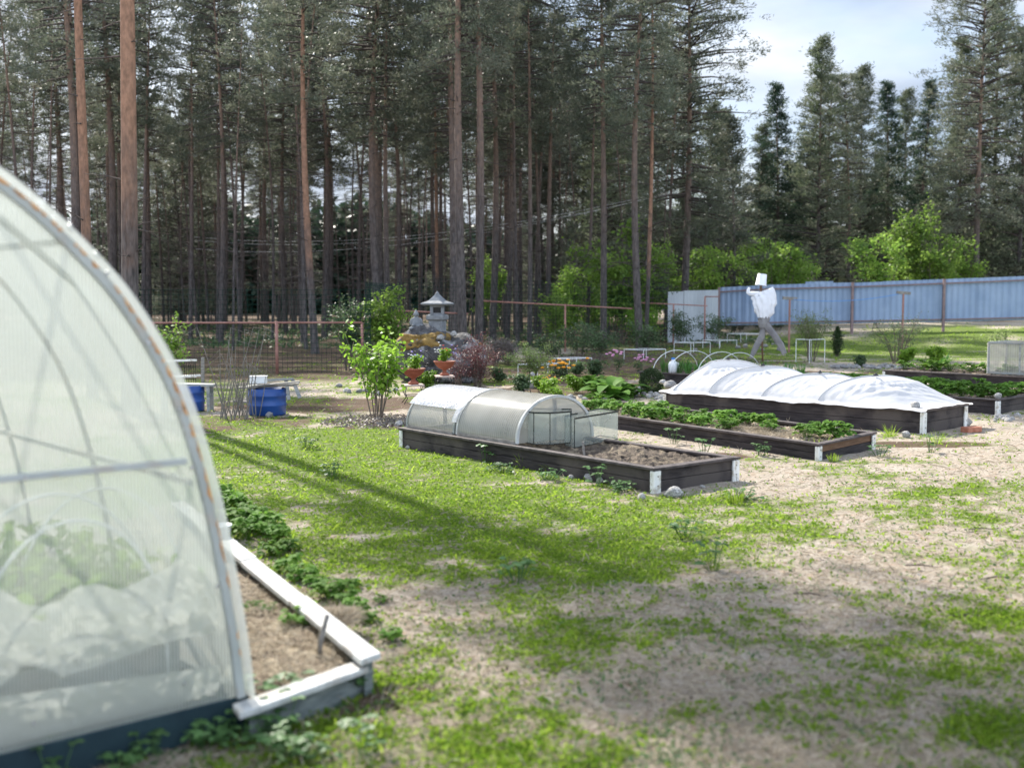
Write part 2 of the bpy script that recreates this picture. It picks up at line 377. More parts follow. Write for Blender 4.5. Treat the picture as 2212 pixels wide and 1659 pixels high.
M['straw'] = leafm('dry grass', (.30, .24, .17), (.52, .45, .34), None, .25, .8, .1)
M['needles_dead'] = leafm('dead twigs', (.12, .10, .09), (.2, .17, .15), None, .1)
M['litter'] = leafm('leaf litter', (.05, .035, .025), (.45, .38, .30), None, .1, .9, .05)
M['fabric'] = None
m, t, n, l, p = newmat('white garden fleece'); out = n['Material Output']
p.inputs['Base Color'].default_value = (.78, .78, .79, 1); p.inputs['Roughness'].default_value = .8
tr = n.new('ShaderNodeBsdfTranslucent'); tr.inputs[0].default_value = (.8, .8, .81, 1); ms = n.new('ShaderNodeMixShader'); ms.inputs[0].default_value = .45
l.new(p.outputs[0], ms.inputs[1]); l.new(tr.outputs[0], ms.inputs[2]); l.new(ms.outputs[0], out.inputs[0])
bn = n.new('ShaderNodeBump'); bn.inputs['Strength'].default_value = .5; bn.inputs['Distance'].default_value = .02; l.new(noise(n, l, 9, 5, mapscale=(1, 1, .4)), bn.inputs['Height']); l.new(bn.outputs[0], p.inputs['Normal'])
M['fabric'] = m
cream_ = m.copy(); cream_.name = 'cream garden fleece'; cream_.node_tree.nodes['Principled BSDF'].inputs['Base Color'].default_value = (.80, .77, .68, 1); M['cream'] = cream_
M['poly'] = clearm('ribbed polycarbonate', (.67, .69, .62), .50, rib=.0125, ribdir=0, trl=.5, dirt=.14)
M['polyroof'] = clearm('polycarbonate roof', (.66, .69, .67), .5, rib=0, trl=.6, dirt=.1)
M['polycold'] = clearm('scuffed cold frame sheet', (.50, .485, .44), .44, rib=.03, ribdir=0, rk=.06, rough=.16, trl=.3, dirt=.3)
M['bubble'] = clearm('bubble wrap', (.75, .76, .80), .3, rough=.15, trl=.3, dirt=.2)
M['glass'] = clearm('thin glass', (.55, .60, .55), .62, rough=.05, trl=.3, dirt=.12)
bt = M['bubble'].node_tree; vo = bt.nodes.new('ShaderNodeTexVoronoi'); vo.inputs['Scale'].default_value = 28; tcb = bt.nodes.new('ShaderNodeTexCoord'); bt.links.new(tcb.outputs['Object'], vo.inputs[0])
bb = bt.nodes.new('ShaderNodeBump'); bb.inputs['Strength'].default_value = .8; bb.inputs['Distance'].default_value = .01; bt.links.new(vo.outputs[0], bb.inputs['Height']); bt.links.new(bb.outputs[0], bt.nodes['Principled BSDF'].inputs['Normal'])
# ground material reads what lies where (grass, soil, straw) from the sheet
m, t, n, l, p = newmat('garden ground')
at = n.new('ShaderNodeAttribute'); at.attribute_name = 'cover'; sp = n.new('ShaderNodeSeparateColor'); l.new(at.outputs['Color'], sp.inputs[0])
n1 = noise(n, l, 9, 8, rough=.7); n2 = noise(n, l, 60, 6, rough=.7); n3 = noise(n, l, 1.7, 5); n4 = noise(n, l, 170, 3)
dry = mixcol(n, l, ramp(n, l, n2, .35, .65), (.23, .185, .145), (.54, .47, .385))
dry = mixcol(n, l, ramp(n, l, n1, .54, .70), dry, (.36, .23, .15))
dry = mixcol(n, l, ramp(n, l, n3, .55, .75), dry, (.48, .43, .36))
so_ = mixcol(n, l, ramp(n, l, n2, .3, .7), (.05, .033, .024), (.17, .11, .075))
so_ = mixcol(n, l, ramp(n, l, n1, .5, .7), so_, (.13, .12, .08))
gr = mixcol(n, l, ramp(n, l, n2, .3, .7), (.06, .10, .015), (.16, .22, .04))
gr = mixcol(n, l, ramp(n, l, n1, .5, .75), gr, (.18, .19, .07))
def brk(src, k):
    a_ = n.new('ShaderNodeMath'); a_.operation = 'MULTIPLY_ADD'; a_.inputs[1].default_value = k; l.new(n2, a_.inputs[0]); l.new(src, a_.inputs[2]); return ramp(n, l, a_.outputs[0], k*.5+.25, k*.5+.75)
c = mixcol(n, l, brk(sp.outputs[1], 1.2), dry, so_)
c = mixcol(n, l, brk(sp.outputs[0], 1.6), c, gr)
dk = mixcol(n, l, ramp(n, l, n4, .62, .72), c, (.06, .045, .035))
l.new(dk, p.inputs['Base Color']); p.inputs['Roughness'].default_value = .95; p.inputs['Specular IOR Level'].default_value = .1
bn = n.new('ShaderNodeBump'); bn.inputs['Strength'].default_value = .9; bn.inputs['Distance'].default_value = .02; l.new(n2, bn.inputs['Height']); l.new(bn.outputs[0], p.inputs['Normal'])
M['ground'] = m

# ---------------------------------------------------------------- bed footprints
class Bed:
    def __init__(s, n_, r_, l_, h, lw=1, lscale=1.0):
        s.N = G(*n_, h); s.a = G(*l_, h)-s.N; s.b = G(*r_, h)-s.N; s.a *= lscale; s.b *= lw; s.h = h
    def p(s, u, v, z=None):
        q = s.N+s.a*u+s.b*v; q.z = s.h if z is None else z; return q
BA = Bed((1413, 1010), (1590, 986), (868, 924), .205)
BB = Bed((1767, 958), (1887, 933), (1336, 898), .17, lscale=1.45)
BC = Bed((1994, 886), (2086, 872), (1437, 846), .28)
BD = Bed((2155, 862), (2155, 862), (2052, 855), .21); BD.a = BC.a*1.0; BD.b = BC.b*1.35
BE = Bed((1910, 799), (1910, 799), (1910, 799), .2); BE.a = -BC.a*1.35; BE.b = BC.b*1.1   # N is its far-left corner
BF = Bed((1382, 802), (1382, 802), (1382, 802), .2); BF.a = -BC.a*.75; BF.b = BC.b*1.25
# greenhouse frame: wall foot, running left and towards the camera
GB0 = G(534, 1500, .13); GB1 = G(0, 1630, .13)
GU = (GB1-GB0); GU.z = 0; GU.normalize(); GV = Vector((GU.y, -GU.x, 0))
if GV.y < 0: GV = -GV
# pale planter beside it
PN = G(800, 1412, .16); PF = G(470, 1150, .16); PL = G(540, 1503, .16)
def inpoly(X, Y, poly):
    ins = np.zeros(np.shape(X), bool); k = len(poly)
    for i in range(k):
        x1, y1 = poly[i][0], poly[i][1]; x2, y2 = poly[(i+1) % k][0], poly[(i+1) % k][1]
        c = ((y1 > Y) != (y2 > Y)) & (X < (x2-x1)*(Y-y1)/((y2-y1)+1e-12)+x1); ins ^= c
    return ins
def bpoly(b, m_=.03): return [b.p(-m_, -m_), b.p(1+m_, -m_), b.p(1+m_, 1+m_), b.p(-m_, 1+m_)]
POLYS = [bpoly(b) for b in (BA, BB, BC, BD, BE, BF)]
GP = [GB0, GB0+GU*3, GB0+GU*3+GV*4.4, GB0+GV*4.4]; PP = [PN, PF, PF+(PL-PN), PL]
POLYS += [GP, PP]
def blocked(X, Y):
    r = np.zeros(np.shape(X), bool)
    for q in POLYS: r |= inpoly(X, Y, q)
    return r
# what covers the ground: blobs laid out over the plan
def blobs(lst):
    return [(G(x, y), rx, ry) for x, y, rx, ry in lst]
GREEN = blobs([(640, 985, 1.6, 2.2), (850, 1010, 1.6, 1.6), (980, 1090, 1.4, 1.0), (800, 1110, 1.0, .8), (1100, 1080, 1.2, .8), (1000, 1180, .9, .6), (1180, 1180, .7, .5), (1330, 1090, 1.1, .5), (1440, 1130, .8, .45),
    (1270, 1250, .45, .4), (1160, 1310, .35, .3), (1290, 1345, .35, .25), (1380, 1240, .3, .4), (1560, 1080, .6, .5), (1700, 1150, .5, .35), (1850, 1010, 1.0, .6), (1680, 1010, 1.1, .5), (2000, 1060, .6, .35), (2180, 1050, .7, .5), (2100, 1120, .4, .2),
    (1230, 1380, .3, .2), (1820, 1390, .3, .12), (2150, 1480, .3, .25), (2190, 1580, .25, .2), (1600, 1560, .35, .15), (1250, 1640, .35, .1), (560, 920, 1.5, 1.5), (700, 905, 2.0, 1.2), (1000, 1010, 1.2, 1.5), (2170, 1330, .3, .15), (560, 1090, .5, .6), (690, 1240, .35, .35),
    (2050, 760, 6, 5), (2000, 735, 7, 6), (2200, 760, 5, 4), (1560, 770, 2, 3), (1850, 778, 3, 1.6), (600, 815, 5, 4), (750, 800, 3.5, 4), (430, 830, 3, 5), (1150, 740, 4, 6), (500, 800, 6, 3), (800, 790, 4, 3)])
SOIL = blobs([(480, 915, 1.6, 1.2), (700, 880, 2.2, 1.1), (900, 870, 2.4, 1.0), (1150, 810, 3, 4), (1300, 790, 3, 4), (1450, 770, 3.5, 5), (1600, 750, 3, 5), (1200, 845, 2.5, 1.2), (820, 925, .8, .5), (860, 940, 1.0, .6), (800, 1500, .35, .25), (1700, 810, 2, 2),
    (1000, 700, 30, 16), (300, 700, 30, 16), (1500, 700, 10, 10), (2000, 712, 10, 3), (1530, 985, .5, .3), (1950, 960, 1.2, .25), (1060, 985, 1.2, .35), (950, 965, 1.0, .3)])
LAWN = blobs([(650, 1000, 2.2, 2.6), (900, 1060, 1.9, 1.7), (1150, 1110, 1.6, .9), (1000, 1200, 1.0, .7), (1300, 1180, 1.0, .6), (1500, 1120, .8, .5), (2050, 750, 9, 7)])
def field(X, Y, bl):
    r = np.zeros(np.shape(X))
    for c, rx, ry in bl: r = np.maximum(r, np.exp(-(((X-c.x)/rx)**2+((Y-c.y)/ry)**2)*.9))
    return r
def cover(X, Y):
    g = field(X, Y, GREEN); s_ = field(X, Y, SOIL)
    nn = fbm(X*1.3, Y*1.3, 21, 5)-.5; n2 = fbm(X*6, Y*6, 31, 4)-.5
    lw = sm(0, 1, field(X, Y, LAWN)*1.6); n3 = fbm(X*22, Y*22, 37, 3)-.5; g = sm(0, 1.15, .24+g*.34+lw*.45+nn*1.3+n2*1.0+n3*1.1); s_ = sm(.35, .65, s_+nn*.7-n2*.3)
    far = np.maximum(sm(33, 40, Y)*(1-sm(6, 10, X)), sm(20, 24, Y)*(1-sm(-3.4, -2.4, X))); s_ = np.maximum(s_, far*.95); g = g*(1-far*.45)
    return g, s_
# ---------------------------------------------------------------- ground sheet
xs = np.concatenate([-np.geomspace(160, 6.3, 46), np.arange(-6, 8.001, .065), np.geomspace(8.3, 160, 46)])
ys = np.concatenate([np.linspace(-8, 2.9, 16), np.arange(3, 17, .07), np.arange(17, 34, .25), np.geomspace(34.3, 420, 50)])
GX, GY = np.meshgrid(xs, ys); GZ = gz(GX, GY)
nx, ny = len(xs), len(ys); idx = np.arange(nx*ny).reshape(ny, nx)
Fg = np.stack([idx[:-1, :-1], idx[:-1, 1:], idx[1:, 1:], idx[1:, :-1]], -1).reshape(-1, 4)
ground = npobj('ground', (np.stack([GX, GY, GZ], -1).reshape(-1, 3), Fg), M['ground'], smooth=True); setp(ground, kind='structure')
ground['label'] = 'patchy garden ground of lawn, bare soil and dry grass'
ca = ground.data.color_attributes.new('cover', 'FLOAT_COLOR', 'POINT'); g_, s_ = cover(GX, GY)
cc = np.zeros((nx*ny, 4), np.float32); cc[:, 0] = g_.ravel(); cc[:, 1] = s_.ravel(); cc[:, 3] = 1; ca.data.foreach_set('color', cc.ravel())

# ---------------------------------------------------------------- grass, clover, straw
def scatter(n, y0, y1, x0=-450, x1=2660):
    px = RNG.uniform(x0, x1, n); py = RNG.uniform(y0, y1, n)
    u = (px-CX)/F; v = (CY-py)/F; dz = -ST+v*CT; t_ = -EYE/dz
    return u*t_, (CT+v*ST)*t_
def at_ground(X, Y): return np.stack([X, Y, gz(X, Y)-.002], 1)
X, Y = scatter(520000, 722, 1720); g_, s_ = cover(X, Y)
keep = (RNG.random(len(X)) < g_**1.4*(.55+.6*vn(X*9, Y*9, 77))) & ~blocked(X, Y); X = X[keep]; Y = Y[keep]; n_ = len(X)
hv = .5+.9*fbm(X*2.5, Y*2.5, 41)
L_ = RNG.uniform(.015, .042, n_)*hv*(1+.035*np.maximum(Y-6, 0)); tall = RNG.random(n_) < .05*vn(X*2, Y*2, 47)*2; L_[tall] *= 2.0
C_ = at_ground(X, Y); D_ = rdir(n_, .9, .5)
hb = RNG.random(n_) < .55
V1 = leafs(C_[hb], D_[hb], L_[hb]*1.25, .0045+.0007*Y[hb], droop=.35, prof='blade')
setp(npobj('grass', V1, M['grass']), 'short bright green grass of the lawn', 'grass', kind='stuff')
hc = ~hb; nc = hc.sum(); Dc = rdir(nc, .1, .3); Cc = C_[hc].copy(); Cc[:, 2] += RNG.uniform(.003, .026, nc)*hv[hc]
V2 = dias(Cc, Dc, RNG.uniform(.012, .024, nc)*(1+.03*Y[hc]), RNG.uniform(.010, .019, nc)*(1+.03*Y[hc]))
setp(npobj('clover', V2, M['clover']), 'low clover leaves spread through the lawn', 'clover', kind='stuff')
X, Y = scatter(170000, 800, 1720); g_, s_ = cover(X, Y)
keep = (RNG.random(len(X)) < (1-g_*.85)*(1-s_*.8)*(.35+.9*fbm(X*3, Y*3, 55))) & ~blocked(X, Y); X = X[keep]; Y = Y[keep]; n_ = len(X)
C_ = at_ground(X, Y); C_[:, 2] += .004
V3 = leafs(C_, rdir(n_, .12, .18), RNG.uniform(.02, .085, n_)*(1+.03*Y), .0026+.0004*Y, droop=.1, prof='blade')
setp(npobj('dry_grass', V3, M['straw']), 'flattened dry grass over the bare patches', 'dry grass', kind='stuff')
X, Y = scatter(26000, 860, 1720); g_, s_ = cover(X, Y)
keep = (RNG.random(len(X)) < (1-g_)*(vn(X*4, Y*4, 91)**2)) & ~blocked(X, Y); X = X[keep]; Y = Y[keep]; n_ = len(X)
V4 = cat(dias(at_ground(X, Y)+[0, 0, .008], rdir(n_, .2, .3), RNG.uniform(.012, .026, n_), RNG.uniform(.010, .018, n_)), leafs(at_ground(X, Y), rdir(n_, .8, .4), RNG.uniform(.02, .05, n_), .005, prof='blade'))
setp(npobj('low_weeds', V4, M['weed']), 'sparse low weeds creeping over the dry ground', 'weeds', kind='stuff')
# forest floor litter and ferns beyond the wire fence
n_ = 26000; X = RNG.uniform(-30, 9, n_); Y = RNG.uniform(27, 70, n_); kk = (Y > 36.5-.28*np.minimum(X, 0)*0) & (fbm(X*.5, Y*.5, 61) > .42); X = X[kk]; Y = Y[kk]; n_ = len(X)
setp(npobj('forest_undergrowth', leafs(at_ground(X, Y), rdir(n_, .9, .5), RNG.uniform(.1, .35, n_), .05, droop=.3, prof='strap'), M['bushdark']), 'low undergrowth on the forest floor beyond the wire fence', 'undergrowth', kind='stuff')

# ================================================================ GREENHOUSE
grz = math.atan2(-GU.y, -GU.x)     # local +x points from the wall's far left back to its right foot
gh = thing('greenhouse', 'arched clear polycarbonate greenhouse at the left edge, its steel arch streaked with rust', 'greenhouse', (GB0.x, GB0.y, 0), math.atan2(GU.y, GU.x))
GMI = winv(gh)
YS = 1 if (GMI @ (GB0+GV)).y > 0 else -1     # local y that leads into the house
SP = [(0, .13), (.025, .36), (.069, .63), (.12, .89), (.187, 1.14), (.26, 1.33), (.35, 1.49), (.45, 1.635), (.555, 1.75), (.69, 1.88), (.847, 2.0), (1.0, 2.09), (1.2, 2.17), (1.5, 2.21)]
def arch_at(t):
    k = t*(len(SP)-1); i = min(int(k), len(SP)-2); f = k-i
    p0 = SP[max(i-1, 0)]; p1 = SP[i]; p2 = SP[i+1]; p3 = SP[min(i+2, len(SP)-1)]
    return tuple(.5*((2*p1[j])+(-p0[j]+p2[j])*f+(2*p0[j]-5*p1[j]+4*p2[j]-p3[j])*f*f+(-p0[j]+3*p1[j]-3*p2[j]+p3[j])*f**3) for j in (0, 1))
ARC = [arch_at(i/36) for i in range(37)]; ARC += [(3-a, b) for a, b in ARC[-2::-1]]
def inset(arc, d):
    o = []
    for i, (a, b) in enumerate(arc):
        p = arc[max(i-1, 0)]; q = arc[min(i+1, len(arc)-1)]; tx, ty = q[0]-p[0], q[1]-p[1]; k = math.hypot(tx, ty)
        o.append((a+ty/k*d, b-tx/k*d))
    return o
def arch_strip(mb, w, y0, y1, off=0):   # arch bar of square-ish section between depth y0 and y1
    o = inset(ARC, off); i_ = inset(ARC, off+w); n0 = len(mb.v)
    for (a, b), (c, d) in zip(o, i_):
        for (s_, z) in ((a, b), (c, d)):
            for y in (y0, y1): mb.v.append(Vector((s_, y*YS, z)))
    for i in range(len(o)-1):
        q = n0+i*4; mb.f += [(q, q+1, q+5, q+4), (q+2, q+6, q+7, q+3), (q, q+4, q+6, q+2), (q+1, q+3, q+7, q+5)]
    return mb
arch_strip(MB(), .031, -.012, .020, .012).build('end_arch', M['galv'], gh, world=False, bevel=.003)
for k in range(1, 3):
    arch_strip(MB(), .016, .0+k*1.05, .022+k*1.05, .012).build('arch_rib', M['galv'], gh, world=False)
mb = MB(); cx = [(1.5, 1.1)]        # end sheet
ins = inset(ARC, .03); rows = [[Vector((a, .006*YS, b)) for a, b in ins], [Vector((a, .006*YS, .13)) for a, b in ins]]
mb.grid([rows[0], rows[1]]).build('end_sheet', M['poly'], gh, world=False)
roofm = MB(); o = inset(ARC, -.002)
roofm.grid([[Vector((a, y*YS, b)) for a, b in o] for y in (-.055, 0, 1.05, 2.1, 3.15, 4.25)]).build('roof_sheet', M['polyroof'], gh, world=False, smooth=True, solid=.005)
ins4 = [[Vector((a, 4.22*YS, b)) for a, b in ins], [Vector((a, 4.22*YS, .13)) for a, b in ins]]
MB().grid(ins4).build('end_sheet', M['polyroof'], gh, world=False)
def wallpt(x, y, d=0):     # pixel -> greenhouse local point on the plane d behind the end wall
    r_ = ray(x, y); n = GV; q = GB0+GV*d; O = Vector((0, 0, EYE)); t_ = (Vector((q.x, q.y, 0))-Vector((0, 0, 0))).dot(n)/r_.dot(n)
    return GMI @ (O+r_*t_)
a = wallpt(402, 996, -.004); zb = a.z
MB().beam((a.x, -.004*YS, zb), (3-a.x, -.004*YS, zb-.0), .022, .022).build('cross_bar', M['galv'], gh, world=False, bevel=.002)
for (x, y) in ((142, 522), (408, 1040)):
    q = wallpt(x, y, .03); MB().beam((q.x, .02*YS, q.z), (q.x, 4.2*YS, q.z), .022, .022).build('purlin', M['galv'], gh, world=False)
    MB().beam((3-q.x, .02*YS, q.z), (3-q.x, 4.2*YS, q.z), .022, .022).build('purlin', M['galv'], gh, world=False)
MB().beam((1.5, .02*YS, 2.17), (1.5, 4.2*YS, 2.17), .022, .022).build('purlin', M['galv'], gh, world=False)
q = wallpt(0, 470, .02); q2 = wallpt(330, 760, .9)
MB().beam((q.x, .03*YS, q.z), (q2.x, .9*YS, q2.z), .018, .018).build('diagonal_brace', M['galv'], gh, world=False)
bm_ = MB()
bm_.box((1.5, .03*YS, .055), (3.02, .06, .15)); bm_.build('base_board', M['bluebase'], gh, world=False, bevel=.004)
MB().box((.015, 2.1*YS, .055), (.06, 4.1, .15)).build('base_board', M['bluebase'], gh, world=False, bevel=.004)
MB().box((2.985, 2.1*YS, .055), (.06, 4.1, .15)).build('base_board', M['bluebase'], gh, world=False, bevel=.004)
for (x, y) in ((150, 488), (387, 884), (320, 740), (55, 1032), (415, 1010), (471, 1266), (400, 1476), (74, 1562), (207, 548), (232, 590)):
    q = wallpt(x, y, -.014); b_ = MB(); p_ = Vector((q.x, -.012*YS, q.z)); b_.tube([p_, p_+Vector((0, -.007*YS, 0))], [.009, .006], 8)
    b_.build('bolt', M['bolt'], gh, world=False)
rmb = MB(); rr = random.Random(4)    # rust along the arch flange
for i in range(2, 34):
    for k in range(3):
        if rr.random() < .8:
            t0 = (i+k/3)/36; t1 = t0+rr.uniform(.006, .026); pr = []
            oo = inset([arch_at(min(t0+(t1-t0)*j/4, 1)) for j in range(5)], .013)
            wv = [rr.uniform(.004, .012)*s_ for s_ in (.3, 1, 1.2, .8, .2)]
            ii = inset([arch_at(min(t0+(t1-t0)*j/4, 1)) for j in range(5)], .013+.0001)
            oo2 = [(a+ (0), b) for a, b in oo]; dd = [inset([arch_at(min(t0+(t1-t0)*j/4, 1)) for j in range(5)], .013+wv[j])[j] for j in range(5)]
            if k != 1: MB().grid([[Vector((a, -.0135*YS, b)) for a, b in oo2], [Vector((a, -.0135*YS, b)) for a, b in dd]]).build('rust_streak', M['rust'], gh, world=False)

# ---- inside the greenhouse
def gw(d, v): return GMI.inverted() @ Vector(v)
for i, (ax, ay, fx, fy, d, lab) in enumerate([(155, 1125, 330, 1242, .22, 'white bent hoop nearest the greenhouse end wall, standing over the seedlings'), (110, 1068, 318, 1230, .50, 'tallest middle white hoop inside the greenhouse behind the nearest one'), (215, 1055, 388, 1212, .95, 'white hoop farthest right and deepest inside the greenhouse')]):
    A = wallpt(ax, ay, d); B = wallpt(fx, fy, d); hw = abs(A.x-B.x); zz = B.z-.25
    # ellipse through apex and the visible foot
    H = A.z-zz; k = math.sqrt(max(1-((B.z-zz)/H)**2, .05)); a_ = hw/k
    pts = [Vector((A.x+a_*math.cos(t_), d*YS, zz+H*math.sin(t_))) for t_ in [math.pi*j/28 for j in range(29)]]
    pts = [Vector((pts[0].x, d*YS, .1))]+pts+[Vector((pts[-1].x, d*YS, .1))]
    wpt = [GMI.inverted() @ p for p in pts]; hp = thing('plant_hoop', lab, 'hoop', (wpt[0].x, wpt[0].y, .1), 0, 'white hoops inside the greenhouse')
    MB().tube(wpt, .0065, 8).build('hoop_rod', M['hoop'], hp, smooth=True)
# crumpled fleece gathered against the end wall
top = [(-260, 1290), (-120, 1255), (0, 1272), (45, 1302), (95, 1312), (135, 1295), (170, 1268), (205, 1264), (250, 1272), (300, 1258), (345, 1235), (392, 1211), (425, 1224), (452, 1252), (462, 1275)]
bot = [(-260, 1500), (-120, 1490), (0, 1480), (45, 1440), (95, 1445), (135, 1462), (170, 1450), (205, 1440), (250, 1425), (300, 1410), (345, 1395), (392, 1380), (425, 1372), (452, 1368), (475, 1366)]
rows = []
for j in range(46):
    v = j/45; row = []
    for i in range(150):
        u = i/149*(len(top)-1); a = min(int(u), len(top)-2); f = u-a; f = f*f*(3-2*f)*.6+f*.4
        tp_ = (top[a][0]*(1-f)+top[a+1][0]*f, top[a][1]*(1-f)+top[a+1][1]*f); bt_ = (bot[a][0]*(1-f)+bot[a+1][0]*f, bot[a][1]*(1-f)+bot[a+1][1]*f)
        px = tp_[0]*(1-v)+bt_[0]*v; py = tp_[1]*(1-v)+bt_[1]*v
        dd = .10+.07*math.cos(v*math.pi)**2*0+.10*(1-math.sin(min(v*1.6, 1)*math.pi/2))
        ww = float(fbm(px*.018+py*.012, py*.02-px*.006, 101, 3)-.5)*.11+abs(float(fbm(px*.04-py*.02, py*.03, 111, 2)-.5))*.09
        row.append(GMI.inverted() @ wallpt(px, py+float(fbm(px*.03, v*2, 5)-.5)*14, max(dd+ww, .035)))
    rows.append(row)
fl = MB().grid(rows).build('fleece_cover', M['cream'], None, smooth=True); setp(fl, 'crumpled white fleece gathered inside the greenhouse against the end wall', 'fleece')
# lower veil
rows = []
for j in range(14):
    v = j/13; row = []
    for i in range(60):
        px = -260+735*i/59; y0 = 1505-.24*max(px, 0)*.6; y1 = 1640-.27*px; py = y0+(y1-y0)*v*.8
        row.append(GMI.inverted() @ wallpt(px, py, .07+.05*v+.05*float(fbm(px*.012, py*.02, 131, 3))))
    rows.append(row)
fv = MB().grid(rows).build('fleece_cover', M['cream'], None, smooth=True); setp(fv, 'lower smooth layer of white fleece hanging behind the foot of the greenhouse end wall', 'fleece')
gb = thing('planting_box', 'low wooden planting box with soil inside the greenhouse', 'planting box', tuple(GMI.inverted() @ Vector((1.5, .25*YS, 0))), gh.rotation_euler.z)
MB().box((0, 0, .16), (2.7, .025, .30)).build('side_board', M['greywood'], gb, world=False)
MB().box((0, 1.7*YS, .16), (2.7, .025, .30)).build('side_board', M['greywood'], gb, world=False)
MB().box((0, .85*YS, .14), (2.68, 1.64, .26)).build('soil', M['soil'], gb, world=False)
def seedling_bank(n, L0, L1, W, Hh):
    C = np.stack([RNG.uniform(-1.3, 1.3, n), RNG.uniform(.1, 1.55, n)*YS, RNG.uniform(.3, .3+Hh, n)], 1)
    return leafs(C, rdir(n, .35, .6), RNG.uniform(L0, L1, n), W, droop=.4, fold=.1, prof='oval')
for k, (xo, lab) in enumerate([(-1.05, 'left'), (-.35, ''), (.35, ''), (1.05, '')]):
    sd = thing('seedling_row', ['row of bright green seedlings in the greenhouse nearest its right wall', 'second row of green seedlings from the right wall inside the greenhouse', 'third row of green seedlings from the right wall inside the greenhouse', 'fourth row of seedlings inside the greenhouse, cut off by the left edge'][k], 'seedlings', tuple(GMI.inverted() @ Vector((.28+.5*k, .22*YS, .32))), gh.rotation_euler.z, 'seedling rows inside the greenhouse')
    n = 520; C = np.stack([RNG.uniform(-.3, .3, n), RNG.uniform(0, 1.45, n)*YS, RNG.uniform(.02, .26, n)], 1)
    npobj('foliage', leafs(C, rdir(n, .35, .6), RNG.uniform(.05, .11, n), .05, droop=.4, fold=.1), M['lime'], sd)
    st = MB()
    for j in range(24):
        p_ = Vector((random.uniform(-.25, .25), random.uniform(.05, 1.4)*YS, 0)); st.tube([p_, p_+Vector((random.uniform(-.04, .04), 0, .22))], .004, 5)
    st.build('stem', M['twig'], sd, world=False)

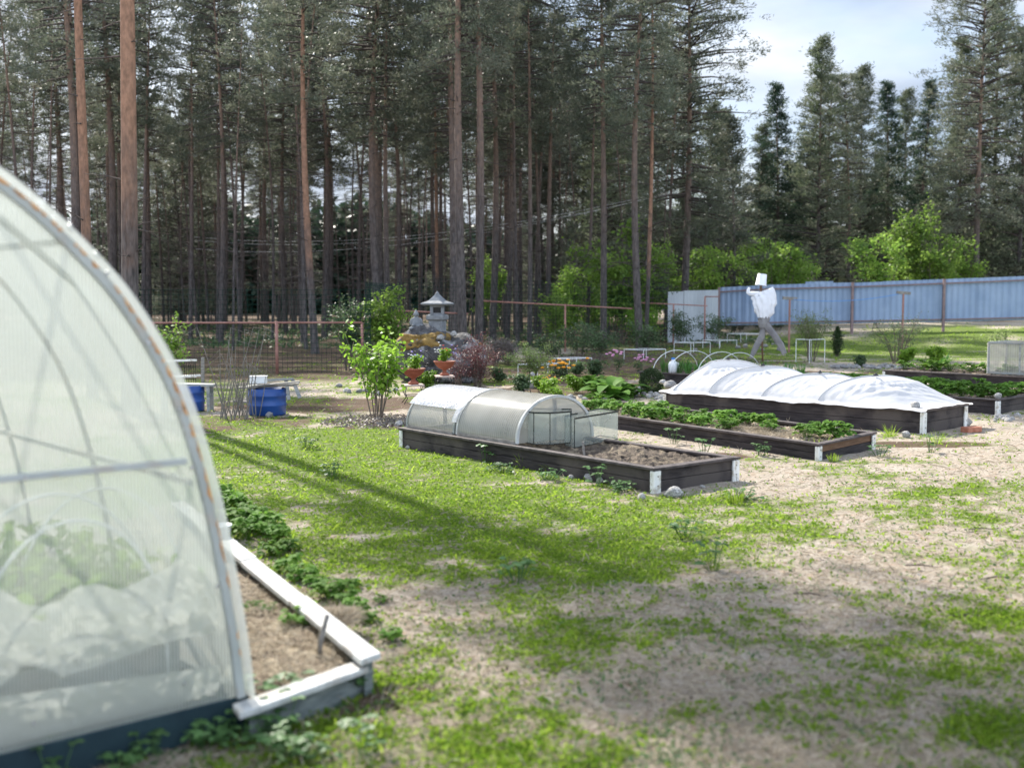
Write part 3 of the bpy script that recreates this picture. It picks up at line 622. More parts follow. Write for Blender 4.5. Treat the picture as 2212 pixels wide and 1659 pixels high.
# ================================================================ RAISED BEDS
def raised_bed(B, label, cat_='raised bed', posts=(0, 1, 2, 3), endmat=None, wood='darkwood', soil='soil', bumps=.03, soilz=.05, boards=2, seed=0):
    t_ = thing('raised_bed', label, cat_, tuple(B.p(.5, .5, 0)), 0, 'raised garden beds')
    th = .03; an = B.a.normalized(); bn_ = B.b.normalized(); la = B.a.length; lb = B.b.length
    top = B.h-.022
    def wall(p, q, inward, name='side_board', mat=wood):
        for k in range(boards):
            z0 = -.03 if k == 0 else top*k/boards+.002; z1 = top*(k+1)/boards-.002
            if k == boards-1: z1 = top
            jit = inward*(.004*(k % 2))
            P = [Vector((p.x, p.y, z0)), Vector((q.x, q.y, z0)), Vector((q.x, q.y, z0))+inward*th, Vector((p.x, p.y, z0))+inward*th]
            P = [x+jit for x in P]; Q = [Vector((x.x, x.y, z1)) for x in P]
            m_ = endmat if (endmat and k == boards-1 and name == 'end_board' and (q-p).length and (p-B.N).length < .2) else mat
            MB().hexa(P+Q).build(name, M[m_], t_, bevel=.003)
    N_0 = B.p(0, 0); R_0 = B.p(0, 1); L_0 = B.p(1, 0); K_0 = B.p(1, 1)
    wall(N_0, L_0, bn_); wall(R_0, K_0, -bn_); wall(N_0+bn_*th+an*.001, R_0-bn_*th+an*.001, an, 'end_board'); wall(L_0+bn_*th-an*.001, K_0-bn_*th-an*.001, -an, 'end_board')
    cw = .085; ov = .03; z = B.h-.011
    def capb(p, q, sd, ext0, ext1):
        d = (q-p).normalized(); p = p-d*ext0; q = q+d*ext1; o_ = -sd*ov
        P = [p+o_, q+o_, q+o_+sd*cw, p+o_+sd*cw]; P = [Vector((x.x, x.y, z-.011)) for x in P]; Q = [Vector((x.x, x.y, z+.011+random.uniform(-.003, .003))) for x in P]
        MB().hexa(P+Q).build('cap_board', M['cap'], t_, bevel=.003)
    capb(N_0, L_0, bn_, ov, ov); capb(R_0, K_0, -bn_, ov, ov)
    capb(N_0+bn_*(cw-ov), R_0-bn_*(cw-ov), an, -.002, -.002); capb(L_0+bn_*(cw-ov), K_0-bn_*(cw-ov), -an, -.002, -.002)
    for k in posts:      # white corner boards, one plank on each face
        c_ = [N_0, R_0, L_0, K_0][k]; sa = 1 if k in (0, 1) else -1; sb = 1 if k in (0, 2) else -1
        pw = .085; zt = B.h-.028
        pb = MB()
        o_ = c_-an*sa*.024-bn_*sb*.024
        for (d1, d2) in ((bn_*sb, an*sa), (an*sa, bn_*sb)):
            if d1 == an*sa: base = o_+bn_*0; w1 = .05
            else: base = o_; w1 = pw
            P = [base+(d2*.024 if d1 != bn_*sb else Vector()), ]
            A = base if d1 == bn_*sb else base+d2*.0+d1*.024
            A = Vector((A.x, A.y, -.03)); Bq = A+d1*(w1 if d1 == bn_*sb else w1-.024); Cq = Bq+d2*.022; Dq = A+d2*.022
            T = [Vector((x.x, x.y, zt)) for x in (A, Bq, Cq, Dq)]; pb.hexa([A, Bq, Cq, Dq]+T)
        po = pb.build('corner_post', M['whitepaint'], t_, bevel=.006)
        sc = MB()
        for zz in (.3, .75):
            q = o_+bn_*sb*.045-an*sa*.001; sc.tube([Vector((q.x, q.y, zt*zz)), Vector((q.x, q.y, zt*zz))-an*sa*.003], .006, 7)
        if B.N.y < 17: sc.build('screw', M['twig'], po)
    rows = []; nu = max(12, int(la/.035)); nv = max(8, int(lb/.035)); nu = min(nu, 150)
    for j in range(nv+1):
        row = []
        for i in range(nu+1):
            u = .01+.98*i/nu; v = .03+.94*j/nv; q = B.p(u, v); e = min(v, 1-v)*6; e = min(e, min(u, 1-u)*20, 1)
            q.z = B.h-soilz+e*.0+bumps*2.2*float(fbm(q.x*7+seed, q.y*7, 71, 4)-.42)+bumps*1.1*float(vn(q.x*38, q.y*38, 73)-.5)
            row.append(q)
        rows.append(row)
    MB().grid(rows).build('soil', M[soil], t_, smooth=False)
    return t_
bedA = raised_bed(BA, 'nearest dark raised bed, with the two arched cold frames and glass tanks on it', soilz=.045, bumps=.035)
bedB = raised_bed(BB, 'middle dark raised bed full of strawberry plants, with one brown end board', endmat='brownwood', soil='soilstraw', bumps=.03)
bedC = raised_bed(BC, 'long dark raised bed draped with white fleece over hoops', bumps=.01)
bedD = raised_bed(BD, 'dark raised bed of strawberries at the right edge, a stone on its white corner post', soil='soilstraw', posts=(0, 2))
bedE = raised_bed(BE, 'far dark raised bed at the right edge with a glazed frame on it', posts=(0,), soilz=.02)
bedF = raised_bed(BF, 'far dark raised bed of green onions under bare white hoops', posts=(1,), soilz=.03)

# ---- fleece over the hoops of the long bed
ST_ = [.23, .45, .67, .83]; HH = [.32, .31, .37, .43]
def hprof(t_): 
    e = abs(2*t_-1); return max(1-e**2.1, 0)**.62
SKW = .27
def fleece_z(u0_, t_):
    u = min(max(u0_-SKW*(.5-t_), .001), .999)
    er = min(max(min(u0_, 1-u0_)/.13, 0), 1)**.6
    if u <= ST_[0]: H = HH[0]*(max(u, 0)/ST_[0])**.72
    elif u >= ST_[-1]: H = HH[-1]*(max(1-u, 0)/(1-ST_[-1]))**.8
    else:
        for k in range(3):
            if ST_[k] <= u <= ST_[k+1]:
                f = (u-ST_[k])/(ST_[k+1]-ST_[k]); H = (HH[k]*(1-f)+HH[k+1]*f)*(1-.27*(4*f*(1-f))**1.0); break
    return H*hprof(min(max(t_, 0), 1))*er
rows = []
for j in range(91):
    v = -.06+1.12*j/90; row = []
    for i in range(241):
        u = -.018+1.036*i/240; z = fleece_z(u, v)
        ud = u-SKW*(.5-v); dmin = min(abs(ud-s_) for s_ in ST_); near = math.exp(-(dmin/.05)**2)
        wr = (.05*float(fbm(u*9+v*2, v*5+u*4, 151, 3)-.5)+.05*(abs(float(vn(ud*46+v*3, v*1.6-u*3, 161)-.5))-.2)+.03*abs(float(vn(ud*90-v*5, v*2.5+u*6, 163)-.5)))*(1-.75*near)
        rad = .016*math.sin(34*math.atan2(v-.5, (ud-min(ST_, key=lambda s_: abs(s_-ud)))*3.2+1e-4))*math.exp(-(dmin/.13)**2)*(1-near)*.45
        q = BC.p(u, v); edge = min(v+.06, 1.06-v, (u+.018)*3, (1.018-u)*3)
        if z > .02: q.z = BC.h+.012+z+(wr+rad)*min(z*6, 1)
        else: q.z = BC.h+.010+z+.012*abs(float(vn(u*40, v*9, 171)))
        if v < -.028 or v > 1.028: q.z -= .030*float(.3+vn(u*22, 1, 181))*((abs(v-.5)-.528)/.032)
        row.append(q)
    rows.append(row)
flc = thing('fleece_cover', 'white fleece stretched in four humps over the long raised bed', 'fleece', tuple(BC.p(.5, .5, BC.h)))
MB().grid(rows).build('sheet', M['fabric'], flc, smooth=True)
rows = []
for j in range(14):
    v = j/13; row = []
    for i in range(26):
        u = i/25; a0 = BC.p(.03, 1.0)+Vector((0, 0, .02)); a1 = BC.p(-.01, 1.02); tip = BC.p(.0, 1.30, BC.h-.03)
        q = BC.p(.14*(1-v*.3)-.05*u+.02, .93+.37*u*(1-.5*v)); q.z = BC.h+.03+.05*math.sin(u*9+v*3)*(.4+u)*.5-.07*u*u+.05*float(fbm(u*5, v*5, 191)-.5)
        row.append(q)
    rows.append(row)
MB().grid(rows).build('loose_corner', M['fabric'], flc, smooth=True)
for k, s_ in enumerate(ST_):
    hpt = thing('cover_hoop', ['hoop under the fleece nearest the white corner post in front', 'second hoop from the near end under the white fleece', 'third hoop from the near end under the white fleece', 'hoop at the far end under the white fleece'][k], 'hoop', tuple(BC.p(s_, 0)), 0, 'hoops under the fleece')
    pts = [BC.p(s_+SKW*(.5-t_), t_, BC.h+.012+max(HH[k]*hprof(t_)*min(max(min(s_+SKW*(.5-t_), 1-s_-SKW*(.5-t_))/.13, 0), 1)**.6, 0)+.0045) for t_ in [.002+.996*(.5-.5*math.cos(math.pi*i/30)) for i in range(31)]]
    MB().tube(pts, .0065, 7).build('hoop_rod', M['cable'], hpt, smooth=True)  # set over the fleece; the grey paints the hoop's shadow showing through
    q = BC.p(s_, [.43, .5, .45, .5][k]); q.z = BC.h+.02+HH[k]*.995
    cl = thing('clip', ['dark clip on top of the fleece hump nearest the front post', 'small clip on the second fleece hump from the front post', 'dark clip on the third fleece hump from the front post', 'dark clip on the farthest fleece hump'][k], 'clip', tuple(q), 0, 'clips on the fleece')
    MB().box(q+Vector((0, 0, .008)), (.035, .05, .02), .5).build('clip_body', M['darkplastic'], cl, bevel=.004)
    MB().box(q+Vector((0, -.02, .022)), (.02, .018, .02), .5).build('clip_handle', M['darkplastic'], cl, bevel=.003)

# ---- arched cold frames on the nearest bed
def bed_frame(B):
    rz = math.atan2(B.a.y, B.a.x); return rz
def cold_frame(u0, u1, R_, label, bubble):
    A0 = BA.p(u0, .5); A1 = BA.p(u1, .5); rz = math.atan2(BA.a.y, BA.a.x); Ln = (A1-A0).length
    t_ = thing('cold_frame', label, 'cold frame', (A0.x, A0.y, BA.h), rz, 'arched cold frames on the nearest bed')
    sk = BA.b.dot(BA.a.normalized())/BA.b.length      # shear of the bed ends
    hw = abs(BA.b.cross(BA.a.normalized()).z)/2*.93
    def shell(r, x0, x1, a0=0, a1=math.pi, n=36, m_=24):
        return MB().grid([[Vector((x0+(x1-x0)*i/m_, -hw/R_*r*math.cos(a0+(a1-a0)*j/n), .012+r*math.sin(a0+(a1-a0)*j/n)**.9)) for i in range(m_+1)] for j in range(n+1)])
    shell(R_, 0, Ln).build('curved_sheet', M['polycold'], t_, world=False, smooth=True, solid=.004)
    for x in (0, Ln):
        f_ = MB(); n = 36; pr = []
        for j in range(n):
            a0, a1 = math.pi*j/n, math.pi*(j+1)/n
            pp = []
            for a in (a0, a1):
                for r in (R_*.955, R_+.006): pp.append((-hw/R_*r*math.cos(a), .012+r*math.sin(a)**.9 if math.sin(a) > 0 else .012))
            xx = (x-.012, x+.012); q = [Vector((xx[0], *pp[0])), Vector((xx[1], *pp[0])), Vector((xx[1], *pp[1])), Vector((xx[0], *pp[1])), Vector((xx[0], *pp[2])), Vector((xx[1], *pp[2])), Vector((xx[1], *pp[3])), Vector((xx[0], *pp[3]))]
            f_.hexa(q)
        f_.build('arch_frame', M['whitewood'] if not bubble else M['greywood'], t_, world=False)
        MB().grid([[Vector((x, -hw*.96*math.cos(math.pi*j/n), .012+R_*.955*max(math.sin(math.pi*j/n), 0)**.9)) for j in range(n+1)], [Vector((x, -hw*.96*math.cos(math.pi*j/n), .012)) for j in range(n+1)]]).build('end_sheet', M['polycold'], t_, world=False)
        MB().box((x+.018*(1 if x == 0 else -1), 0, .012+R_*.46), (.012, .045, R_*.92)).build('slat', M['oldwood'], t_, world=False)
    for s_ in (-1, 1): MB().box((Ln/2, s_*hw, .018), (Ln-.03, .024, .03)).build('base_rail', M['oldwood'], t_, world=False)
    return t_, shell, Ln, hw
def pixx(q): return CX+F*q.x/(q.y*CT-(q.z-EYE)*ST)
def ufor(B, x, v=0.0):
    a, b = -.2, 1.3
    for _ in range(40):
        m_ = (a+b)/2
        if pixx(B.p(m_, v)) > x: a = m_
        else: b = m_
    return a
U1, U2 = ufor(BA, 1122), ufor(BA, 981)
cf1, sh, Ln, hw = cold_frame(U1+.02, U2-.003, .43, 'arched cold frame of bare ribbed plastic, beside the glass tanks', False)
q = MB(); 
q.tube([Vector((Ln*.45, -.04, .43)), Vector((Ln*.45, -.04, .465)), Vector((Ln*.45+.1, -.04, .465)), Vector((Ln*.45+.1, -.04, .43))], .005, 6).build('handle', M['blackmetal'], cf1, world=False)
cf2, sh, Ln, hw = cold_frame(U2+.012, .985, .41, 'arched cold frame with bubble wrap over its top, at the far end of the bed', True)
rows = []
for j in range(41):
    a = .30*math.pi+.52*math.pi*j/40; row = []
    for i in range(61):
        x = -.03+(Ln+.06)*i/60; r = .422+.012*float(fbm(x*9, a*7, 201, 3)); row.append(Vector((x, -hw/.41*r*math.cos(a), .012+r*math.sin(a)**.9)))
    rows.append(row)
MB().grid(rows).build('bubble_wrap', M['bubble'], cf2, world=False, smooth=True)
rows = []
for j in range(41):
    a = .02*math.pi+.9*math.pi*j/40; row = []
    for i in range(9):
        x = -.07+.09*i/8; r = .428+.014*float(fbm(x*20, a*7, 205, 3)); row.append(Vector((x, -hw/.41*r*math.cos(a), .012+r*math.sin(a)**.9)))
    rows.append(row)
MB().grid(rows).build('bubble_wrap', M['bubble'], cf2, world=False, smooth=True)
# ---- glass tanks
def tank(label, pts, z0, h, edges, rim=True):
    c_ = sum((Vector(p) for p in pts), Vector())/len(pts); t_ = thing('glass_tank', label, 'glass tank', (c_.x, c_.y, z0), 0, 'glass tanks on the nearest bed')
    n = len(pts)
    for i in range(n):
        a = Vector((*pts[i][:2], z0)); b = Vector((*pts[(i+1) % n][:2], z0)); up = Vector((0, 0, h))
        d = (b-a).normalized()*.004
        MB().grid([[a+d, b-d], [a+d+up, b-d+up]]).build('pane', M['glass'], t_)
    MB().add([Vector((*p[:2], z0+h)) for p in pts], [tuple(range(n))]).build('pane', M['glass'], t_)
    for i in edges:
        a = Vector((*pts[i][:2], z0)); MB().tube([a, a+Vector((0, 0, h))], .0045, 6).build('edge_strip', M['blackedge'], t_)
    if rim:
        for z, hh in ((z0+h, .014), (z0+.004, .007)):
            for i in range(n):
                a = Vector((*pts[i][:2], z)); b = Vector((*pts[(i+1) % n][:2], z))
                if rim == 1 or i in (0, 1, 2): MB().beam(a, b, .008, hh).build('rim', M['blackedge'], t_)
    return t_
zt = BA.h-.0
T1 = [G(x, y, zt+.004) for x, y in ((1129, 956), (1153, 960), (1188, 961), (1232, 957))]
up_ = Vector((.0, .24, 0)); T1b = [T1[3]+Vector((.02, .22, 0)), T1[0]+Vector((.0, .24, 0))]
tank('glass tank with black edges and an angled front, against the bare cold frame', [tuple(p) for p in T1+T1b], zt+.004, .30, (0, 1, 2, 3, 4, 5), 1)
T2 = [G(x, y, zt-.03) for x, y in ((1241, 968), (1335, 949))]; T2 = [T2[0], T2[1], T2[1]+Vector((-.16, .28, 0)), T2[0]+Vector((-.08, .22, 0))]
tank('clear glass tank turned askew on the soil, right of the black-edged one', [tuple(p) for p in T2], zt-.03, .28, (0, 3), 2)
q = G(1262, 985, BA.h-.04); st = MB().beam(q, q+Vector((-.012, 0, .13)), .02, .014).build('wooden_peg', M['oldwood']); setp(st, 'short wooden peg stuck in the soil in front of the glass tanks', 'peg')

# ---- pale planter next to the greenhouse
pp = thing('pale_planter', 'low planter of whitewashed planks between the greenhouse and the lawn', 'planter', tuple(G(640, 1330)), 0)
pd = (PF-PN).normalized(); pe = (PL-PN); pe.z = 0; pel = pe.length; pe.normalize(); plen = (PF-PN).length+1.2
def plank(name, a, d, ln, sd, w_, z0, z1, mat='whitewood'):
    P = [a, a+d*ln, a+d*ln+sd*w_, a+sd*w_]; P = [Vector((x.x, x.y, z0)) for x in P]; MB().hexa(P+[Vector((x.x, x.y, z1)) for x in P]).build(name, M[mat], pp, bevel=.004)
inn = pe
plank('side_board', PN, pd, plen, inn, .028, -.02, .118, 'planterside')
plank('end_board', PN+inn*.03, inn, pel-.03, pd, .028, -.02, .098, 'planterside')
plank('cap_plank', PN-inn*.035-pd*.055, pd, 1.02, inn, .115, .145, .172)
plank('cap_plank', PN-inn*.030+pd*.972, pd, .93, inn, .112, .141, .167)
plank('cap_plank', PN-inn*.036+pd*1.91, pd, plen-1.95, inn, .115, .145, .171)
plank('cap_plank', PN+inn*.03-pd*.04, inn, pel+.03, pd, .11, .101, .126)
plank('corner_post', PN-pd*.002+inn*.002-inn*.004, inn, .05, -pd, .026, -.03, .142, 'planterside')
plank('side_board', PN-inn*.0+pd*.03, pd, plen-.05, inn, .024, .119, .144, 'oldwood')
rows = []
for j in range(61):
    row = []
    for i in range(25):
        q = PN+pd*(.03+plen*j/60)+pe*(.03+(pel-.04)*i/24); q.z = .085+.055*float(fbm(q.x*8, q.y*8, 211, 4)-.5)+.02*float(vn(q.x*40, q.y*40, 3)); row.append(q)
    rows.append(row)
MB().grid(rows).build('soil', M['soilstraw'], pp)
def straw_mat(name, label, c_, rx, ry, n, h=.02, L=(.03, .09), rot=0):
    a = RNG.uniform(0, 6.28, n); r = np.sqrt(RNG.random(n)); C = np.stack([c_.x+rx*r*np.cos(a)*math.cos(rot)-ry*r*np.sin(a)*math.sin(rot), c_.y+rx*r*np.cos(a)*math.sin(rot)+ry*r*np.sin(a)*math.cos(rot), c_.z+h*(1-r)*RNG.random(n)], 1)
    setp(npobj(name, leafs(C, rdir(n, .05, .15), RNG.uniform(*L, n), .0035, prof='blade'), M['straw']), label, 'straw', kind='stuff')
straw_mat('straw_mulch', 'pale straw heaped over the near corner of the whitewashed planter', G(725, 1335, .10), .10, .17, 2600, .04)
straw_mat('straw_mulch', 'loose straw scattered over the soil of the whitewashed planter', PN+pd*1.0+pe*.28-Vector((0, 0, .055)), .28, 1.0, 4200, .03, rot=math.atan2(pd.y, pd.x)-math.pi/2)
for (u_, v_, s_) in ((.25, .5, .35), (.42, .5, .4), (.62, .5, .35)):
    pass
straw_mat('straw_mulch', 'straw mulch lying between the strawberry plants of the middle bed', BB.p(.33, .45, BB.h-.04), .35, 1.3, 5200, .03, L=(.04, .12), rot=math.atan2(BB.a.y, BB.a.x)-math.pi/2)
sk_ = MB(); a = G(690, 1413, .11); sk_.tube([a, a+Vector((.006, .0, .06)), a+Vector((.034, .01, .165))], [.011, .012, .010], 7)
setp(sk_.build('wooden_stake', M['oldwood'], None, smooth=True), 'short weathered stick standing in the near corner of the whitewashed planter', 'stake')
bk = thing('bucket', 'white plastic bucket on the soil beside the greenhouse arch', 'bucket', tuple(G(476, 1182, .10)))
MB().lathe([(.052, 0), (.066, .13), (.071, .131), (.071, .138), (.062, .138), (.050, .01)], n=28).build('tub', M['whiteplastic'], bk, world=False, smooth=True)
MB().tube([Vector((.07*math.cos(t_), -.02-.05*math.sin(t_), .12-.05*math.sin(t_))) for t_ in [math.pi*i/12 for i in range(13)]], .0018, 5).build('handle', M['bolt'], bk, world=False)
ds = thing('dish', 'shallow white dish with soil in it on the planter plank by the bucket', 'dish', tuple(G(492, 1178, .13)))
MB().lathe([(.03, 0), (.055, .022), (.058, .022), (.031, .004)], n=24).build('bowl', M['whiteplastic'], ds, world=False, smooth=True)
MB().lathe([(.001, .014), (.045, .016), (.02, .026), (.001, .028)], n=16).build('soil', M['soil'], ds, world=False)

# ================================================================ TREES
def make_pine(H, r0, zc, spread, ntuft, lean=.0, seed=0, mat='needle', kind='pine', prof='scots', dead=24, tl=.17, tw=.042, per=15, limbs=True, bark='bark'):
    rg = random.Random(seed); global RNG; RNG = np.random.default_rng(seed+900)
    t_ = thing('pine_tree' if kind == 'pine' else 'spruce_tree', kind, 'tree', (0, 0, 0))
    bx, by = rg.uniform(-.25, .25), rg.uniform(-.25, .25)
    def axis(z): f = z/H; return Vector((lean*f*f*3+bx*math.sin(f*4), by*math.sin(f*3.4), z))
    zs = [-.3, 0, .35, 1, 2.2]+[2.2+(H-2.2)*(i+1)/12 for i in range(12)]
    rad = [r0*1.35, r0*1.22, r0*1.06, r0]+[r0*max(1-((z-1)/(H-1))**1.25, .03) for z in zs[4:]]
    lm = MB().tube([axis(max(z, 0)) if z >= 0 else Vector((0, 0, z)) for z in zs], rad, 9); ntr = len(lm.f)
    C = []; D = []; tips = []
    nb = int(ntuft/7)
    for k in range(nb):
        f = (k+.5)/nb
        if prof == 'scots':
            z = zc+(H-zc)*f**.9; ln = spread*(.35+.75*math.sin(math.pi*min(f*.82+.18, 1))**.8)*rg.uniform(.55, 1.1); rise = -.1+.75*f
        elif prof == 'cone':
            z = zc+(H-zc)*f**1.15; ln = spread*(1-(z-zc)/(H-zc))**.85*rg.uniform(.6, 1.1)+.12; rise = .15+.45*f
        else:
            z = zc+(H-zc)*f**1.2; ln = spread*(1-(z-zc)/(H-zc))*rg.uniform(.8, 1.1)+.08; rise = -.25+.3*f
        az = rg.uniform(0, 2*math.pi); d = Vector((math.cos(az), math.sin(az), 0)); p0 = axis(z)
        def bp(t__): return p0+d*ln*t__+Vector((0, 0, ln*(rise*t__-.18*t__*t__ if prof != 'spruce' else rise*t__+.12*t__*t__)))
        if ln > .5 and limbs: lm.tube([bp(0), bp(.4), bp(.75), bp(1)], [.012+.014*ln, .01+.008*ln, .009, .004], 4, cap=False)
        for j in range(7):
            t__ = rg.uniform(.28 if prof == 'scots' else .08, 1.0)**.75; q = bp(t__)
            off = ln*.12*(1.2-abs(t__-.6))+.03 if prof != 'spruce' else ln*.2*(1.1-t__)+.05
            q = q+Vector((rg.gauss(0, off), rg.gauss(0, off), rg.gauss(0, off*.35)-(.1 if prof == 'spruce' else 0))); C.append(tuple(q)); D.append(tuple(d*.6+Vector((0, 0, .35))))
    C = np.array(C); D = np.array(D); n = len(C)*per
    Cc = np.repeat(C, per, 0)+RNG.normal(size=(n, 3))*[.125, .125, .07]*(1.0 if prof != 'spruce' else .8); Dd = nrm(np.repeat(D, per, 0))+RNG.normal(size=(n, 3))*[.8, .8, .55]
    npobj('crown', dias(Cc, Dd, RNG.uniform(tl*.7, tl*1.3, n), tw), M[mat], t_)
    for k in range(dead):
        z = rg.uniform(1.8, max(zc, 3)); az = rg.uniform(0, 6.28); d = Vector((math.cos(az), math.sin(az), rg.uniform(-.25, .25))); ln = rg.uniform(.4, 1.5)
        p = axis(z); a = p+d*ln*.5+Vector((0, 0, .04)); lm.tube([p, a, p+d*ln+Vector((rg.uniform(-.15, .15), 0, rg.uniform(-.12, .1)))], [.018, .01, .003], 4, cap=False)
        for q in range(2): lm.tube([a, a+Vector((d.x+rg.uniform(-.8, .8), d.y+rg.uniform(-.8, .8), rg.uniform(-.4, .4)))*.35], [.006, .002], 3, cap=False)
    tk = lm.build('trunk', M[bark], t_, world=False, smooth=True); tk.data.materials.append(M['limb']); mi_ = [0]*ntr+[1]*(len(lm.f)-ntr); tk.data.polygons.foreach_set('material_index', mi_)
    return t_
PINE = [make_pine(19, .19, 8.8, 2.5, 900, .15, 1, per=20), make_pine(17, .15, 7.6, 2.2, 800, -.1, 2, per=20), make_pine(16, .13, 8.2, 1.8, 560, .1, 3, per=20), make_pine(18, .16, 4.6, 2.9, 1300, .0, 4, per=20),
        make_pine(15, .11, 8.0, 1.6, 450, .3, 5, per=20), make_pine(20, .22, 10.6, 3.2, 1700, .1, 6, bark='bark2'), make_pine(18, .15, 9.4, 2.0, 620, -.2, 7, per=20), make_pine(17, .13, 8.2, 1.8, 560, -.1, 8, per=20, bark='bark2')]
PIDX = [0, 1, 2, 4, 6, 1, 0]
YOUNG = [make_pine(12.5, .11, 1.2, 2.7, 1250, .0, 11, 'needle2', prof='cone', dead=8), make_pine(11, .10, .8, 2.4, 1150, .1, 12, 'needle2', prof='cone', dead=8), make_pine(9, .08, .6, 2.0, 800, .1, 13, 'needle', prof='cone', dead=8)]
SPR = [make_pine(12, .12, .4, 2.3, 1500, 0, 21, 'spruce', 'spruce', 'spruce', dead=0, per=12), make_pine(8, .08, .3, 1.8, 1000, 0, 22, 'spruce', 'spruce', 'spruce', dead=0, per=12)]
SCRUB = [make_pine(6.5, .05, 2.4, 1.3, 130, .2, 31, 'needle', prof='cone', dead=30, per=9), make_pine(5, .045, 1.6, 1.1, 100, -.2, 32, 'needle', prof='cone', dead=30, per=9)]
POLE = [make_pine(14, .075, 9.0, .9, 130, .4, 41, dead=40), make_pine(13, .06, 8.5, .8, 110, -.3, 42, dead=40)]
def make_leafy(H, wd, n, mat, seed, leaf=(.08, .14), nst=6, name='leafy_tree', cat_='tree', lw=.7, base=.1, woody=.02, lop=1.0):
    global RNG; RNG = np.random.default_rng(seed); rg = random.Random(seed)
    t_ = thing(name, name, cat_); st = MB(); P = []
    for k in range(nst):
        az = rg.uniform(0, 6.28); rr_ = wd*rg.uniform(.15, .8); hh = H*rg.uniform(.6, 1)
        tip = Vector((rr_*math.cos(az), rr_*math.sin(az), hh)); b0 = Vector((math.cos(az), math.sin(az), 0))*min(.08, wd*.1)
        mid = (b0+tip)*.5+Vector((rg.uniform(-.1, .1)*wd, rg.uniform(-.1, .1)*wd, H*.04)); mid.xy *= .8
        st.tube([b0-Vector((0, 0, .03)), mid, tip], [woody, woody*.6, woody*.2], 5, cap=False)
        for j in range(7):
            f = rg.uniform(base+.15, 1); a = b0.lerp(mid, min(f*2, 1)) if f < .5 else mid.lerp(tip, f*2-1)
            e = a+Vector((rg.gauss(0, wd*.28), rg.gauss(0, wd*.28), rg.uniform(0, H*.16))); st.tube([a, (a+e)/2+Vector((0, 0, .02*H)), e], [woody*.4, woody*.25, woody*.1], 4, cap=False)
            for q in range(6): P.append(tuple(a.lerp(e, rg.uniform(.3, 1.05))))
            P.append(tuple(a))
    P = np.array(P); k = n//len(P)+1; C = np.repeat(P, k, 0)[:n*2]; C = C+RNG.normal(size=C.shape)*[wd*.10, wd*.10, H*.035]
    C[:, 2] = np.maximum(C[:, 2], H*base*.6+.02); m_ = len(C)
    npobj('foliage', leafs(C, rdir(m_, .1, .6), RNG.uniform(*leaf, m_), RNG.uniform(*leaf, m_)*lw, droop=.25, prof='oval' if leaf[1] > .05 and m_ < 9000 else 'dia'), M[mat], t_)
    st.build('stems', M['twig'], t_, world=False)
    return t_
LEAFY = [make_leafy(4.2, 1.7, 3400, 'birch', 51, (.09, .17), 8, woody=.03), make_leafy(3.2, 1.4, 2400, 'birch', 52, (.08, .15), 7, woody=.025), make_leafy(5.5, 1.6, 3400, 'birch', 53, (.09, .16), 8, woody=.035)]
def put(proto, x, y, Y=None, sc=1.0, label=None, group=None, rz=None, zoff=0):
    """stand a tree where the ground is seen (or at depth Y under pixel column x)"""
    if Y is None: q = G(x, y); X_, Y_ = q.x, q.y
    else: X_, Y_ = (x-CX)/F*Y/CT, Y
    return place(proto, (X_, Y_, gzf(X_, Y_)-.02+zoff), random.uniform(0, 6.28) if rz is None else rz, sc, label, group)
# named pines, seen one by one  (pixel column at eye level, depth, width wanted in px at breast height)
BIG = [
 (282, 17.0, 36, 5, 'thickest pine at the left, with a bright orange upper trunk'),
 (200, 18.6, 24, 5, 'brown pine trunk just left of the thickest orange pine'),
 (164, 34, 22, 0, 'leftmost brown pine trunk, rising above the greenhouse arch'),
 (478, 40, 13, 1, 'slender grey pine between the thickest orange pine and the orange-lit one behind the blue drum'),
 (682, 33, 18, 7, 'single pine with an orange lower trunk behind the wire fence, right of the blue drum'),
 (823, 37, 19, 1, 'grey pine behind the green bush and left of the stone lantern'),
 (863, 44, 12, 4, 'dark thin pine right behind the stone lantern, left side'),
 (947, 48, 9, 7, 'very thin orange-tinged pine standing directly behind the stone lantern'),
 (1001, 30, 22, 0, 'left one of the two stout grey pines beside the boulder'),
 (1033, 30.5, 20, 0, 'right one of the two stout grey pines beside the boulder'),
 (1096, 44, 12, 1, 'first dark pine right of the twin stout pines'),
 (1114, 47, 11, 6, 'second dark pine right of the twin stout pines'),
 (1144, 38, 12, 2, 'pale grey-brown pine above the heather mound'),
 (1166, 46, 9, 4, 'thin leaning pine left of the post of the brown rail'),
 (1268, 42, 9, 4, 'thin leaning pine right of the post of the brown rail'),
 (1303, 36, 16, 1, 'dark straight pine in front of the fresh green thicket'),
 (1382, 34, 18, 1, 'tall pine where the brown rail is stepped, with an orange strip down its right side'),
 (1394, 35, 10, 7, 'thin orange pine pressed against the back of the tall stepped-rail pine'),
 (1436, 44, 9, 4, 'thin dark pine at the left end of the grey metal fence'),
 (1474, 44, 18, 3, 'full-crowned pine rising behind the grey metal fence, leftmost against the sky'),
]
for k, (x, Y, wpx, pi_, lab) in enumerate(BIG):
    r0 = [.19, .15, .13, .16, .11, .22, .15, .13][pi_]; want = wpx*Y/F/2; s_ = want/r0*.93
    o = put(PINE[pi_], x, 0, Y, (s_, s_, min(max(s_, .85), 1.08)) if k else (s_*1.1, s_*1.1, 1.0), lab, rz=k*1.7+.4)
